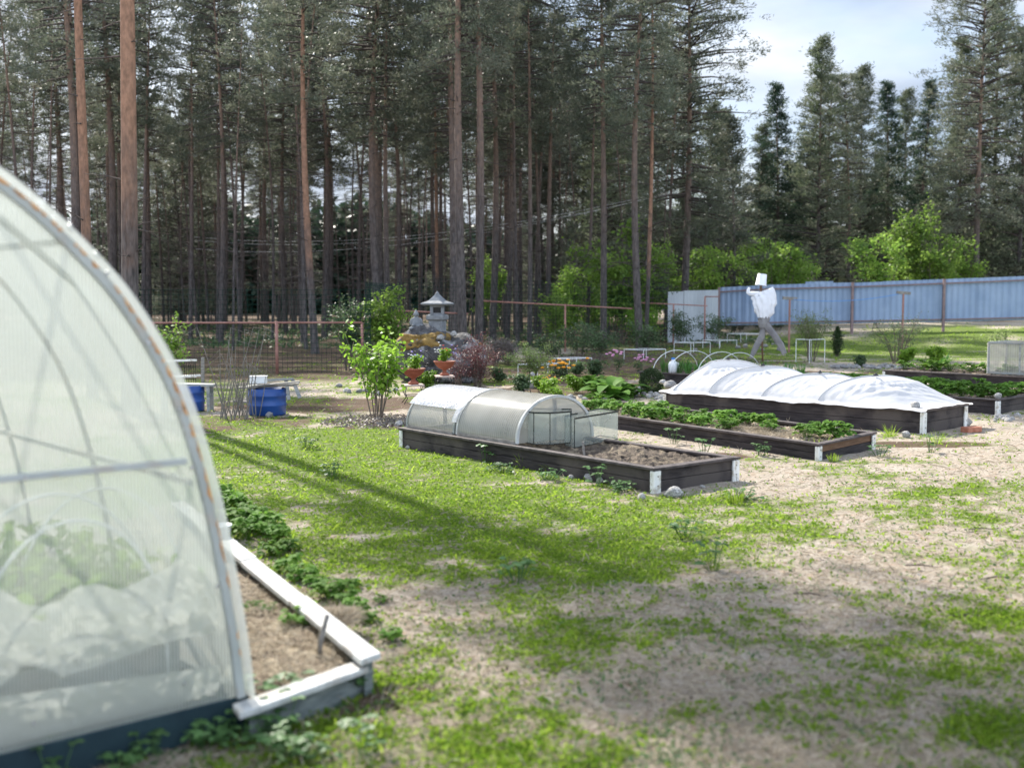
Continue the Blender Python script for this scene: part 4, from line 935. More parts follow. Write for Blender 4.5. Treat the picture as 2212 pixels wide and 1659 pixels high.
RIGHT = [
 (1520, 56, 'Y', 1, .95, 'short young pine between the full-crowned pine and the scarecrow'), (1583, 50, 'Y', 2, 1.0, 'small bushy pine above the grey fence panels, left of the scarecrow'),
 (1668, 62, 'S', 0, 1.03, 'dark pointed spruce above the scarecrow'), (1630, 64, 'Y', 1, .95, 'young pine just left of the dark pointed spruce'),
 (1762, 60, 'Y', 0, 1.13, 'tallest young pine in the clump right of the scarecrow'), (1784, 63, 'P', 3, .70, 'pine with a visible trunk in the clump right of the scarecrow'), (1824, 61, 'P', 1, .72, 'thin-topped pine at the right of the clump'),
 (1850, 66, 'Y', 0, 1.1, 'loose young pine behind the thin-topped pine'), (1903, 67, 'S', 0, 1.1, 'narrow spruce right of the pine clump, above the yellow green tree'), (1990, 68, 'S', 0, 1.12, 'broad dark spruce behind the yellow green tree'),
 (1730, 70, 'S', 1, 1.3, 'low dark spruce in the gap left of the tallest young pine'), (2060, 60, 'Y', 0, 1.12, 'bushy young pine left of the towering right-hand pine'), (2102, 55, 'P', 3, .94, 'towering pine near the right edge, its top almost out of view'), (2135, 60, 'Y', 0, 1.3, 'young pine behind the towering right-hand pine'),
 (2190, 58, 'Y', 1, 1.25, 'pine cut off by the right edge'), (2240, 62, 'S', 0, 1.2, 'spruce standing just past the right edge'), (1945, 74, 'Y', 0, 1.1, 'distant pine between the two spruces on the right'),
 (1470, 60, 'Y', 0, 1.1, 'young pine behind the full-crowned pine'), (1405, 66, 'Y', 0, 1.1, 'young pine seen behind the stepped rail'), (1340, 62, 'Y', 1, 1.1, 'young pine behind the fresh green thicket')]
for k, (x, Y, kd, i, s_, lab) in enumerate(RIGHT):
    pr = {'Y': YOUNG, 'S': SPR, 'P': PINE}[kd][i]; put(pr, x, 0, Y, s_, lab, rz=k*2.1)
rg = random.Random(77); pts = [((x-CX)/F*Y, Y) for x, Y, *_ in BIG]+[((x-CX)/F*Y, Y) for x, Y, *_ in RIGHT]
cnt = 0; tries = 0; FG = 'pines of the wood behind the wire fence'
while cnt < 190 and tries < 14000:
    tries += 1; Y = rg.uniform(33, 105) if rg.random() < .6 else rg.uniform(40, 70); px = rg.uniform(-160, 1440) if rg.random() < .7 else rg.uniform(50, 1150); X_ = (px-CX)/F*Y
    if px > 1250 and Y < 47: continue
    if min((X_-a)**2+(Y-b)**2 for a, b in pts) < 1.3**2: continue
    pts.append((X_, Y)); kd = rg.random(); pool, lab = ([PINE[i_] for i_ in PIDX], 'tall bare-stemmed pine deep in the wood behind the wire fence') if kd < .5 else (POLE, 'thin pole-like pine in the wood behind the wire fence')
    i = rg.randrange(len(pool)); s_ = rg.uniform(.72, .98) if len(pool) == 7 else rg.uniform(.8, 1.1); put(pool[i], px, 0, Y, (s_*.85, s_*.85, s_), lab, FG, rz=rg.uniform(0, 6.28)); cnt += 1
cnt = 0
while cnt < 46:
    Y = rg.uniform(66, 100); px = rg.uniform(1380, 2420); pr = [YOUNG[0], YOUNG[1], SPR[0], YOUNG[0], SPR[1]][rg.randrange(5)]; s_ = rg.uniform(.68, .95)
    if 1490 < px < 1640: s_ *= .8
    put(pr, px, 0, Y, (s_*1.15, s_*1.15, s_), 'dark conifer in the dense stand behind the metal fence', 'conifers behind the metal fence', rz=rg.uniform(0, 6.28)); cnt += 1
cnt = 0
while cnt < 44:
    Y = rg.uniform(40, 95); px = rg.uniform(-200, 1560); k = rg.randrange(4)
    if px < 1150 and Y < 48 : continue
    pr = [SCRUB[0], SCRUB[1], SCRUB[0], YOUNG[2]][k]
    if px > 1100 and rg.random() < .4: pr = YOUNG[1]
    lab = {'SCRUB': 'half bare young pine under the tall pines', 'YOUNG': 'bushy young pine under the tall pines'}['SCRUB' if k < 3 and pr is not YOUNG[1] else 'YOUNG']
    put(pr, px, 0, Y, rg.uniform(.8, 1.25), lab, 'young trees under the tall pines', rz=rg.uniform(0, 6.28)); cnt += 1
LT = [(1230, 41, 1, .85, 'fresh green young tree left of the two dark pines behind the brown rail'), (1340, 40, 0, .95, 'bright green tree between the two dark pines behind the brown rail'), (1290, 43, 1, .7, 'small green tree close behind the dark straight pine'), (1405, 42, 2, .72, 'bright green tree right behind the tall pine of the stepped rail'),
      (1060, 45, 2, .62, 'lone lime green sapling seen between the trunks right of the twin pines'), (1530, 48, 1, 1.15, 'bright green tree above the grey fence panels'), (1480, 50, 0, .8, 'green tree peeping over the left end of the metal fence'), (1600, 51, 0, .9, 'green tree above the metal fence, behind the bucket of the scarecrow'), (1680, 52, 1, 1.2, 'green tree over the metal fence right of the scarecrow'), (1650, 54, 2, .82, 'taller pale green tree behind the scarecrow'), (1725, 53, 1, .95, 'small green tree in front of the pine clump'),
      (1890, 50, 1, 1.2, 'yellow green tree above the fence, its left half'), (1945, 52, 2, 1.0, 'highest yellow green tree above the blue fence'), (2000, 51, 0, 1.0, 'yellow green tree right of the highest one'), (2060, 54, 0, .9, 'soft green tree at the right, over the last fence post'), (1200, 36.5, 1, .55, 'low green bush behind the brown rail near its post')]
for k, (x, Y, i, s_, lab) in enumerate(LT): put(LEAFY[i], x, 0, Y, s_, lab, rz=k*1.3)
# the shade trees that stand left of the view and throw the dapple over the lawn are the big pines above
RNG = np.random.default_rng(5)
def fw():
    n = 95000; X = RNG.uniform(-70, 70, n); Y = 108+RNG.uniform(0, 12, n)+X*.05; Hh = 5.2+4.6*fbm(X*.13, Y*0, 301, 3)+2.5*vn(X*1.1, Y*0, 305); Z = RNG.uniform(0, 1, n)**1.35*Hh
    C = np.stack([X, Y, Z], 1); return dias(C, rdir(n, .2, .6), RNG.uniform(.6, 1.2, n), .5)
setp(npobj('far_wood', fw(), M['spruce']), 'far off dark wood closing the view behind the trees', 'wood', kind='stuff')

# ================================================================ FENCES
mf = thing('metal_fence', 'tall metal fence of blue and pale grey profiled sheets on brown posts', 'fence', tuple(AT(1843, 720, 46)))
def sheet(x0, x1, Y0, Y1, yt0, yt1, yb0, yb1, mat):
    A = AT(x0, yt0, Y0); B = AT(x1, yt1, Y1); a = AT(x0, yb0, Y0); b = AT(x1, yb1, Y1); b.xy = B.xy; a.xy = A.xy
    ln = (B-A).xy.length; nn = Vector((-(B-A).y, (B-A).x, 0)).normalized(); k = max(1, round(ln/1.1))
    for j in range(k):
        f0, f1 = j/k, (j+1)/k+.012*(j < k-1); n = max(4, int(ln*(f1-f0)/.05)); rt = []; rb = []; jz = Vector((0, 0, random.uniform(-.012, .012)))
        for i in range(n+1):
            f = f0+(f1-f0)*i/n; d = nn*((.018 if (i % 4) in (0, 1) else 0)-.004*(j % 2)+.006*math.sin(f*9+j)); rt.append(A.lerp(B, f)+d+jz); rb.append(a.lerp(b, f)+d)
        mm = MB().grid([rt, [p.lerp(q, .5)+nn*.008*math.sin(i*.5+j) for i, (p, q) in enumerate(zip(rt, rb))], rb]).build('sheet_panel', M[mat], mf)
sheet(1444, 1478, 41, 41.6, 631, 630, 742, 742, 'greyfence'); sheet(1478.6, 1551, 41.6, 43, 628, 626.5, 742, 738, 'greyfence')
FX = [(1553, 44.5, 622, 703), (1657.5, 43.9, 615.5, 702), (1842, 43, 611, 699), (2040, 42.2, 603.5, 695.5), (2250, 41.4, 595, 690.5)]
for i in range(4):
    a, b = FX[i], FX[i+1]; sheet(a[0], b[0]-.6, a[1], b[1], a[2], b[2]+0, a[3], b[3], 'bluefence')
    A = AT(a[0], a[2]+9, a[1]-.06); B = AT(b[0], b[2]+9, b[1]-.06); MB().beam(A, B, .04, .05).build('rail', M['brownpost'], mf)
    A = AT(a[0], a[3]-5, a[1]-.06); B = AT(b[0], b[3]-5, b[1]-.06); MB().beam(A, B, .04, .05).build('rail', M['brownpost'], mf)
for i, (x, Y, t_, b_) in enumerate(FX):
    if i == 1: continue
    A = AT(x, t_-1, Y-.12); MB().beam((A.x, A.y, gzf(A.x, A.y)-.1), A, .085, .085, (0, 1, 0)).build('post', M['brownpost'], mf)
sheet(1740, 1800, 43.5, 43.2, 608, 607, 620, 618, 'bluefence')
# stepped pipe frame and wire netting
wf = thing('wire_fence', 'green wire netting fence hung on brown stepped pipe rails before the wood', 'fence', tuple(G(1222, 760)))
def pipe(pts, r=.022, name='rail'): MB().tube(pts, r, 6).build(name, M['rustmetal'], wf, smooth=True)
SEG = [((180, 698), (782, 697), 24.3), ((851, 671), (1012, 678), 30), ((1038, 650), (1366, 667), 34), ((1380, 654), (1528, 661), 39), ((1522, 641), (1553, 641), 42)]
for (a, b, Y) in SEG: pipe([AT(*a, Y), AT(*b, Y)])
for (x, y, Y) in ((597, 694, 24.3), (330, 696, 24.3), (861, 672, 30), (1221, 657, 34), (1455, 657, 39), (1523, 641, 39.4), (1040, 651, 34.2), (782, 697, 24.5)):
    A = AT(x, y, Y); pipe([Vector((A.x, A.y, gzf(A.x, A.y)-.1)), A], .034 if x == 597 else .028, 'post')
net = [((100, 24.4), (800, 24.4), 1.75), ((790, 24.6), (860, 30.1), 1.9), ((860, 30.2), (1030, 30.2), 2.0), ((1030, 34.1), (1440, 34.4), 2.0)]
for (x0, Y0), (x1, Y1), hh in net:
    A = AT(x0, 700, Y0); B = AT(x1, 700, Y1); A.z = gzf(A.x, A.y); B.z = gzf(B.x, B.y); ln = (B-A).length; nb_ = MB()
    for k in range(int(hh/.1)+1): nb_.tube([A+Vector((0, 0, .03+k*.1)), B+Vector((0, 0, .03+k*.1))], .0042, 3, cap=False)
    nv = int(ln/.1)
    for k in range(nv+1):
        q = A.lerp(B, k/nv); nb_.tube([q+Vector((0, .006, .02)), q+Vector((0, .006, hh))], .0032, 3, cap=False)
    nb_.build('netting', M['greenwire'], wf)
for k, (x0, y0, Y0, x1, y1, Y1, lab) in enumerate([(1120, 452, 52, 1470, 405, 44, 'upper overhead cable crossing between the pines'), (1120, 459, 52, 1470, 411, 44, 'middle overhead cable crossing between the pines'), (1120, 478, 53, 1440, 415, 45, 'lower overhead cable crossing between the pines')]):
    A = AT(x0-700, y0+60, Y0+8); B = AT(x1+10, y1, Y1)
    c_ = MB().tube([A.lerp(B, i/24)+Vector((0, 0, -.9*4*(i/24)*(1-i/24))) for i in range(25)], .008, 5).build('overhead_cable', M['cable'], None); setp(c_, lab, 'cable', 'cables over the wood')

# ================================================================ SMALL PLANTS
def make_strawb(seed, n=34, rad=.15, h=.20, ls=.058):
    global RNG; RNG = np.random.default_rng(seed); t_ = thing('strawberry_plant', 'strawberry', 'strawberry plant'); st = MB(); Cs = []; Ds = []
    for k in range(n):
        az = RNG.uniform(0, 6.28); r = rad*math.sqrt(RNG.random()); z = h*(.35+.65*RNG.random())*(1-.35*(r/rad)**2); tip = Vector((r*math.cos(az), r*math.sin(az), z)); st.tube([(r*.1*math.cos(az), r*.1*math.sin(az), -.01), tuple(tip*.55+Vector((0, 0, z*.12))), tuple(tip)], .0022, 4, cap=False)
        for j in range(3):
            a2 = az+(j-1)*1.25; Cs.append(tuple(tip)); Ds.append((math.cos(a2), math.sin(a2), RNG.uniform(-.15, .45)))
    Cs = np.array(Cs); Ds = np.array(Ds); m_ = len(Cs); up = np.zeros((m_, 3)); up[:, 2] = 1; sd = np.cross(up, Ds)+RNG.normal(size=(m_, 3))*.15
    L_ = RNG.uniform(ls*.75, ls*1.25, m_); npobj('foliage', leafs(Cs, Ds, L_, L_*.9, droop=.35, fold=.13, prof='round', side=sd), M['strawberry'], t_, smooth=True)
    st.build('stems', M['strawberry'], t_, world=False); return t_
STR = [make_strawb(s, n) for s, n in ((401, 34), (402, 26), (403, 44), (404, 18))]
rg = random.Random(12); k = 0
spots = []
for u, v in [(.045, .6), (.10, .40), (.145, .74), (.235, .55), (.30, .72), (.335, .28), (.345, .66), (.385, .45), (.43, .25), (.43, .70), (.47, .48), (.50, .28), (.52, .68), (.56, .42), (.60, .22), (.61, .68), (.65, .45), (.69, .25), (.70, .70), (.75, .48), (.79, .28), (.80, .70), (.85, .50), (.89, .3), (.93, .62)]:
    spots.append((u, v))
for i, (u, v) in enumerate(spots):
    q = BB.p(u, v, BB.h-.05); place(STR[rg.choice([0, 1, 2]) if u > .3 else [2, 1, 0, 3][i % 4]], q, rg.uniform(0, 6.28), rg.uniform(.72, .98) if u > .05 else 1.05, '%s strawberry plant from the near end of the middle bed' % ORD[i], 'strawberry plants in the middle bed')
i = 0
for u in [.06+.065*k for k in range(14)]:
    for v in (.3, .68):
        q = BD.p(u+rg.uniform(-.02, .02), v, BD.h-.04); place(STR[rg.choice([0, 1, 2])], q, rg.uniform(0, 6.28), rg.uniform(1.0, 1.25), '%s strawberry plant from the front corner of the right-hand bed' % ORD[i], 'strawberry plants in the right-hand bed'); i += 1
i = 0
for u in (.02, .08, .14, .20, .27, .34, .42):
    q = BE.p(u, .5, BE.h-.02); place(STR[rg.choice([0, 1])], q, rg.uniform(0, 6.28), rg.uniform(1.0, 1.3), '%s leafy plant from the left end of the far right bed' % ORD[i], 'leafy plants in the far right bed'); i += 1
# volunteers along the outside of the pale planter
row = [(468, 1085, 1.0), (490, 1110, 1.1), (520, 1118, 1.0), (505, 1145, 1.1), (548, 1140, 1.0), (575, 1150, .95), (540, 1168, 1.1), (598, 1172, .9), (590, 1200, .8), (625, 1190, .7), (628, 1232, .95), (655, 1250, .8), (682, 1262, .6), (712, 1290, .9), (742, 1300, .8), (768, 1325, .7), (795, 1345, .55), (845, 1388, .55), (820, 1300, .4), (760, 1268, .5)]
for i, (x, y, s_) in enumerate(row):
    q = G(x, y); place(STR[[0, 2, 1, 2][i % 4]], (q.x, q.y, gzf(q.x, q.y)), i*1.9, s_*(.62 if i > 6 else .78), '%s leafy strawberry plant counting from the far end along the whitewashed planter' % ORD[i], 'strawberry plants along the whitewashed planter')
for i, (x, y, s_) in enumerate([(628, 1240, .25), (548, 1320, .3), (585, 1322, .25), (640, 1350, .45), (668, 1352, .35)]):
    q = G(x, y, .10); place(STR[3], q, i, s_, '%s small seedling in the soil of the whitewashed planter' % ORD[i], 'seedlings in the whitewashed planter')
def make_weed(seed, n, rad, h, ls, mat='weed', st_=True):
    global RNG; RNG = np.random.default_rng(seed); t_ = thing('weed_clump', 'weed', 'weed'); Cs = []; Ds = []; st = MB()
    for k in range(n):
        az = RNG.uniform(0, 6.28); r = rad*RNG.random(); z = h*(.2+.8*RNG.random()); tip = (r*math.cos(az), r*math.sin(az), z); st.tube([(tip[0]*.3, tip[1]*.3, -.01), tip], .0018, 4, cap=False)
        for j in range(3): a2 = az+(j-1)*1.6+RNG.uniform(-.3, .3); Cs.append(tip); Ds.append((math.cos(a2), math.sin(a2), RNG.uniform(-.1, .35)))
    Cs = np.array(Cs); Ds = np.array(Ds); m_ = len(Cs); L_ = RNG.uniform(ls*.7, ls*1.3, m_); up = np.zeros((m_, 3)); up[:, 2] = 1
    npobj('foliage', leafs(Cs, Ds, L_, L_*.85, droop=.2, fold=.1, prof='round', side=np.cross(up, Ds)+RNG.normal(size=(m_, 3))*.2), M[mat], t_, smooth=True); st.build('stems', M[mat], t_, world=False); return t_
WD = [make_weed(501, 16, .10, .11, .03), make_weed(502, 9, .08, .16, .032), make_weed(503, 26, .14, .08, .024)]
wl = [(180, 1655, 0), (330, 1630, 0), (395, 1600, 2), (440, 1610, 0), (470, 1560, 1), (500, 1600, 2), (528, 1575, 0), (545, 1540, 1), (575, 1545, 1), (580, 1590, 0), (610, 1570, 1), (640, 1525, 1), (665, 1500, 0), (700, 1500, 2), (610, 1640, 0), (660, 1630, 2), (780, 1635, 1), (590, 1610, 2), (750, 1500, 0), (795, 1475, 1), (120, 1680, 1), (250, 1660, 2), (860, 1590, 3)]
for i, (x, y, k) in enumerate(wl[:-1]):
    q = G(x, y); place(WD[k], (q.x, q.y, gzf(q.x, q.y)), i*1.3, .9, '%s clover-like weed counting along the dark greenhouse base and planter end' % ORD[i], 'weeds at the foot of the greenhouse')
wl2 = [(1085, 1020, 2), (1050, 1000, 1), (1180, 1040, 2), (1290, 1050, 1), (1350, 1060, 2), (1120, 1262, 0), (720, 1035, 0), (1480, 1160, 0), (1540, 1235, 1), (660, 970, 0), (1600, 1075, 2), (1455, 960, 1), (1520, 985, 1), (1640, 985, 0), (1900, 985, 0), (2010, 975, 1)]
for i, (x, y, k) in enumerate(wl2):
    q = G(x, y); place(WD[k], (q.x, q.y, gzf(q.x, q.y)), i*1.3, 1.2, ['weed in the grass below the side of the nearest bed', 'weed under the cold frames, left of the others'][i] if i < 2 else '%s stray weed tuft counting across the lawn' % ORD[i], 'stray weeds in the lawn')
def make_tuft(seed, n, h, w_=.008, mat='onion', spreadv=.45, rad=.05, name='grass_tuft'):
    global RNG; RNG = np.random.default_rng(seed); t_ = thing(name, 'tuft', 'grass tuft'); a = RNG.uniform(0, 6.28, n); r = rad*np.sqrt(RNG.random(n)); C = np.stack([r*np.cos(a), r*np.sin(a), -.01+0*a], 1)
    D = np.stack([np.cos(a)*spreadv*RNG.random(n), np.sin(a)*spreadv*RNG.random(n), np.ones(n)], 1)+RNG.normal(size=(n, 3))*.12
    npobj('blades', leafs(C, D, RNG.uniform(h*.55, h*1.1, n), w_, droop=.25, fold=.15, prof='strap'), M[mat], t_); return t_
TF = [make_tuft(601, 60, .16, .005, 'grass'), make_tuft(602, 26, .24, .006, 'grass', .8)]
for i, (x, y, k, s_, lab) in enumerate([(1587, 1085, 0, 1.1, 'round grass tuft right of the front corner of the nearest bed'), (1770, 985, 1, 1.2, 'tall grass tuft at the white corner post of the strawberry bed'), (1730, 982, 1, 1.0, 'grass tuft left of the corner post of the strawberry bed'), (2025, 958, 1, .9, 'grass tuft by the front corner post of the fleece-covered bed'), (1925, 945, 1, .9, 'grass tuft leaning on the side of the fleece-covered bed'), (1130, 1010, 1, .8, 'long grass against the side of the nearest bed, under the tank'), (1200, 1022, 1, .7, 'long grass against the side of the nearest bed, right of the tank'), (1020, 985, 1, .6, 'grass tuft below the bare cold frame'), (1800, 1000, 0, .8, 'grass tuft in front of the strawberry bed corner'), (1540, 1235, 1, .5, 'lone pale grass tuft on the shaded bare ground')]):
    q = G(x, y); place(TF[k], (q.x, q.y, gzf(q.x, q.y)), i, s_, lab)
# green onions
ON = make_tuft(611, 34, .34, .012, 'onion', .3, .06, 'onion_clump'); ON['category'] = 'onion clump'
i = 0
for u in [.12+.085*k for k in range(11)]:
    for v in (.25, .5, .75):
        q = BF.p(u+rg.uniform(-.02, .02), v, BF.h-.03); place(ON, q, rg.uniform(0, 6.28), rg.uniform(.8, 1.15), '%s clump of green onions from the left end of the hooped far bed' % ORD[i], 'green onions in the far bed'); i += 1
for k, u in enumerate((.10, .24, .46, .60)):
    b0 = BF.p(u, .03, BF.h); b1 = BF.p(u+.01, .97, BF.h); c_ = (b0+b1)/2; pts = [c_+(b1-b0)*.5*-math.cos(math.pi*i/24)+Vector((0, 0, .38*math.sin(math.pi*i/24))) for i in range(25)]
    hp = thing('plant_hoop', '%s bare white hoop from the left end of the onion bed' % ORD[k], 'hoop', tuple(b0), 0, 'bare hoops over the onion bed'); MB().tube(pts, .0065, 7).build('hoop_rod', M['hoop'], hp, smooth=True)
q = BF.p(.19, .22, BF.h-.02); jug = thing('water_jug', 'white plastic jug lying among the onions', 'jug', tuple(q)); MB().lathe([(.05, 0), (.085, .02), (.09, .16), (.07, .2), (.03, .23), (.03, .25)], n=20).build('body', M['whiteplastic'], jug, world=False, smooth=True); MB().lathe([(.036, .25), (.036, .28)], n=16).build('cap', M['blueline'], jug, world=False); MB().tube([(.05, 0, .2), (.1, 0, .18), (.11, 0, .1), (.085, 0, .07)], .009, 6).build('handle', M['whiteplastic'], jug, world=False)
# hostas, marigolds and flower bed plants
def make_broad(seed, n, L_, W_, rad, h, mat, name, up=.6):
    global RNG; RNG = np.random.default_rng(seed); t_ = thing(name, name, 'plant'); a = RNG.uniform(0, 6.28, n); r = rad*RNG.random(n)
    C = np.stack([r*np.cos(a), r*np.sin(a), h*RNG.random(n)], 1); D = np.stack([np.cos(a), np.sin(a), up+RNG.uniform(-.4, .9, n)], 1); upv = np.zeros((n, 3)); upv[:, 2] = 1
    npobj('foliage', leafs(C, D, RNG.uniform(L_*.6, L_*1.1, n), RNG.uniform(W_*.7, W_, n), droop=.5, fold=.12, prof='oval', side=np.cross(upv, D)+RNG.normal(size=(n, 3))*.2), M[mat], t_, smooth=True)
    st = MB()
    for k in range(0, n, 2): st.tube([(C[k][0]*.3, C[k][1]*.3, -.02), tuple(C[k])], .004, 4, cap=False)
    st.build('stems', M[mat], t_, world=False); return t_
HO = make_broad(701, 46, .30, .17, .12, .14, 'hosta', 'hosta', .7); HO['category'] = 'hosta'
put(HO, 1318, 862, None, 1.55, 'large hosta with broad upright leaves by the pebble border', rz=.3); put(HO, 1352, 856, None, 1.2, 'second hosta just right of the largest, next to the round boxwood', rz=2.2); put(HO, 1275, 840, None, 1.2, 'smaller hosta behind the largest one, toward the marigolds', rz=4)
LV = [make_leafy(.42, .26, 900, 'bush', 711, (.03, .055), 6, 'leafy_plant', 'plant', woody=.004), make_leafy(.38, .3, 1100, 'bushdark', 712, (.03, .06), 7, 'leafy_plant', 'plant', woody=.004)]
for i, (x, y, k, s_, lab) in enumerate([(1180, 858, 0, .8, 'bright leafy plant behind the bare cold frame, left of the hostas'), (1130, 850, 1, .9, 'grey green plant behind the cold frames, left of the bright leafy one'), (1165, 846, 0, .7, 'low plant between the white stone and the bright leafy plant'), (1245, 850, 0, .8, 'leafy plant touching the left side of the largest hosta'), (1282, 815, 1, 1.0, 'silvery leafed plant above the hostas'), (1245, 812, 1, .8, 'silvery plant right of the orange flowers'), (1388, 845, 0, .55, 'small bright plant left of the round boxwood'), (920, 842, 0, .85, 'bright green plant between the two terracotta urns'), (1080, 825, 1, .8, 'low dark plant behind the top of the cold frames'), (1205, 868, 0, .6, 'low plant near the pebbles behind the cold frame'), (1165, 700, 1, .8, 'weedy plant by the wire fence'), (2020, 792, 0, 1.2, 'bright leafy plant left of the glazed frame'), (1955, 790, 0, 1.1, 'bright leafy plant behind the left end of the far right bed'), (1860, 792, 1, .8, 'dark weed above the stone edging')]): put(LV[k], x, y, None, s_, lab, rz=i)
def flowers(t_, n, cx_, cy_, cz, sx, sz, r, mat):
    for k in range(n):
        q = Vector((cx_+random.gauss(0, sx), cy_+random.gauss(0, sx), cz+random.gauss(0, sz))); b_ = MB(); b_.lathe([(.001, -r*.4), (r*.8, -r*.15), (r, r*.1), (r*.7, r*.4), (.001, r*.5)], q, 8); b_.build('flower', M[mat], t_, world=False, smooth=True)
MGp = make_leafy(.3, .3, 700, 'bushdark', 721, (.02, .04), 6, 'marigold', 'marigolds', woody=.003)
o = put(MGp, 1212, 822, None, 1.25, 'marigold plant covered in orange blooms in the flower bed', rz=0); flowers(o, 26, 0, 0, .28, .16, .05, .032, 'orange')
o = put(MGp, 1180, 842, None, .7, 'smaller marigold with a few orange blooms, left of the fuller one', rz=1); flowers(o, 6, 0, 0, .2, .13, .05, .03, 'orange')
o = put(MGp, 1030, 800, 26, .7, 'orange flowered plant at the right foot of the two stout pines', rz=2); flowers(o, 9, 0, 0, .25, .07, .05, .035, 'orange')
pk = make_leafy(.3, .15, 160, 'bushdark', 731, (.02, .04), 4, 'flowering_plant', 'flowers', woody=.003)
o = put(pk, 1332, 808, None, 1.3, 'small plant with pink flowers in front of the white bush supports'); flowers(o, 9, 0, 0, .32, .08, .03, .028, 'pink')
o = put(pk, 1385, 815, None, 1.2, 'small plant with pink flowers right of the other pink-flowered one'); flowers(o, 7, 0, 0, .3, .07, .03, .025, 'pink')
# round boxwood
global_box = thing('round_boxwood', 'small round dark green boxwood at the left end of the fleece-covered bed', 'shrub', tuple(G(1408, 850)))
n = 5200; RNG = np.random.default_rng(9); d = rdir(n); rr_ = .19*(.72+.34*RNG.random(n)); C = d*rr_[:, None]*[1, 1, 1.1]+[0, 0, .2]; npobj('foliage', dias(C, d+RNG.normal(size=(n, 3))*.6, RNG.uniform(.018, .034, n), .013), M['box'], global_box)
MB().tube([(0, 0, -.02), (0, 0, .2)], .015, 6).build('stem', M['twig'], global_box, world=False)
# ---- bushes
def bush(x, y, H, wd, n, mat, seed, label, leaf=(.03, .06), nst=9, name='bush', woody=.008, base=.15, Y=None):
    b_ = make_leafy(H, wd, n, mat, seed, leaf, nst, name, 'bush', woody=woody, base=base); return put(b_, x, y, Y, 1.0, label, rz=0)
bush(814, 905, 1.18, .60, 1050, 'bush', 801, 'bright green currant bush on a mulch patch left of the cold frames', (.045, .085), 11, woody=.010, base=.25)
bush(835, 800, 1.75, .62, 2300, 'birch', 802, 'tall bright green shrub behind the currant bush, left of the boulder', (.05, .09), 9, woody=.016)
bush(752, 800, 1.75, .75, 1500, 'bushdark', 803, 'thin dull green shrub left of the tall bright shrub', (.04, .08), 9, woody=.014)
bush(1148, 822, .75, .55, 2200, 'yellowgreen', 804, 'pale green round bush behind the orange marigolds', (.025, .045), 10)
bush(1195, 790, .9, .5, 900, 'bushdark', 805, 'grey green bush below the post of the brown rail', (.03, .055), 8)
bush(1290, 778, 1.0, .75, 1400, 'bushdark', 806, 'grey green berry bush left of the white supports', (.035, .06), 10)
bush(1250, 772, .9, .7, 1000, 'bushdark', 807, 'sprawling grey green bush between the rail post and the dark straight pine', (.035, .06), 9)
bush(1392, 768, .95, .7, 1300, 'bushdark', 808, 'berry bush inside the left pair of white supports', (.035, .06), 10)
bush(1385, 745, 1.3, .8, 1500, 'bush', 809, 'lighter bush behind the white supports at the tall stepped-rail pine', (.04, .07), 9)
bush(1470, 752, 1.1, .75, 1500, 'bushdark', 810, 'berry bush inside the white support before the grey fence', (.035, .06), 10)
bush(1535, 742, 1.1, .85, 1500, 'bushdark', 811, 'berry bush before the left end of the blue fence', (.035, .06), 10)
bush(1590, 730, 1.0, .8, 1300, 'bushdark', 812, 'low berry bush left of the scarecrow at the fence', (.035, .06), 10)
bush(1585, 722, 1.3, .5, 300, 'bushdark', 813, 'sparse tall bush left of the scarecrow', (.035, .06), 7)
bush(1752, 782, 1.25, .62, 2300, 'yellowgreen', 814, 'gooseberry bush with pale tips in a white support right of the scarecrow', (.025, .045), 14, woody=.009, base=.3)
bush(1938, 785, 1.15, .80, 1100, 'bushdark', 815, 'many-stemmed grey green bush on the lawn before the blue fence', (.025, .045), 18, woody=.011, base=.2)
bush(2150, 790, .9, .4, 500, 'yellowgreen', 816, 'pale yellow green bush behind the glazed frame', (.03, .06), 8)
bush(1030, 838, .95, .50, 2600, 'barberry', 817, 'dark red barberry in front of the boulder', (.018, .034), 16, woody=.007, base=.1)
bush(992, 840, .75, .35, 1100, 'barberry', 818, 'loose red-tipped barberry shoots behind the right terracotta urn', (.018, .03), 12, woody=.006, base=.1)
bush(1068, 790, .72, .45, 3200, 'heather', 819, 'brown heather mound right of the boulder', (.02, .04), 16, woody=.006, base=.05)
bush(1095, 788, .62, .42, 2400, 'heather', 820, 'lower heather mound right of the first, touching the pale green bush', (.02, .04), 14, woody=.006, base=.05)
bush(380, 735, 1.3, .4, 300, 'birch', 821, 'sprig of bright green leaves beside the greenhouse arch', (.05, .09), 5, Y=22)
for i, (x, y, H, wd, n) in enumerate([(1680, 722, .7, 1.0, 700), (1760, 720, .7, 1.1, 800), (1880, 718, .6, 1.1, 700), (1990, 716, .6, 1.0, 700), (1640, 724, .8, .9, 600)]):
    bush(x, y, H, wd, n, 'bushdark', 830+i, ['scrubby growth under the blue fence left of the first clothes post', 'scrubby growth under the blue fence by the first clothes post', 'scrubby growth under the blue fence between the clothes posts', 'scrubby growth under the blue fence right of the second clothes post', 'scrubby growth under the blue fence behind the scarecrow'][i], (.05, .09), 8)
cf_ = make_leafy(.75, .2, 10, 'box', 841, (.03, .05), 3, 'young_conifer', 'conifer'); o = put(cf_, 1808, 770, None, 1.0, 'small dark cone-shaped conifer on the lawn before the fence', rz=0)
n = 2600; z = RNG.random(n)**.8; C = np.stack([.14*np.sin(z*math.pi*.9+.25)*RNG.normal(size=n)*.55, .14*np.sin(z*math.pi*.9+.25)*RNG.normal(size=n)*.55, z*.75+.03], 1); npobj('crown', dias(C, rdir(n, .9, .5), .06, .018), M['box'], o)
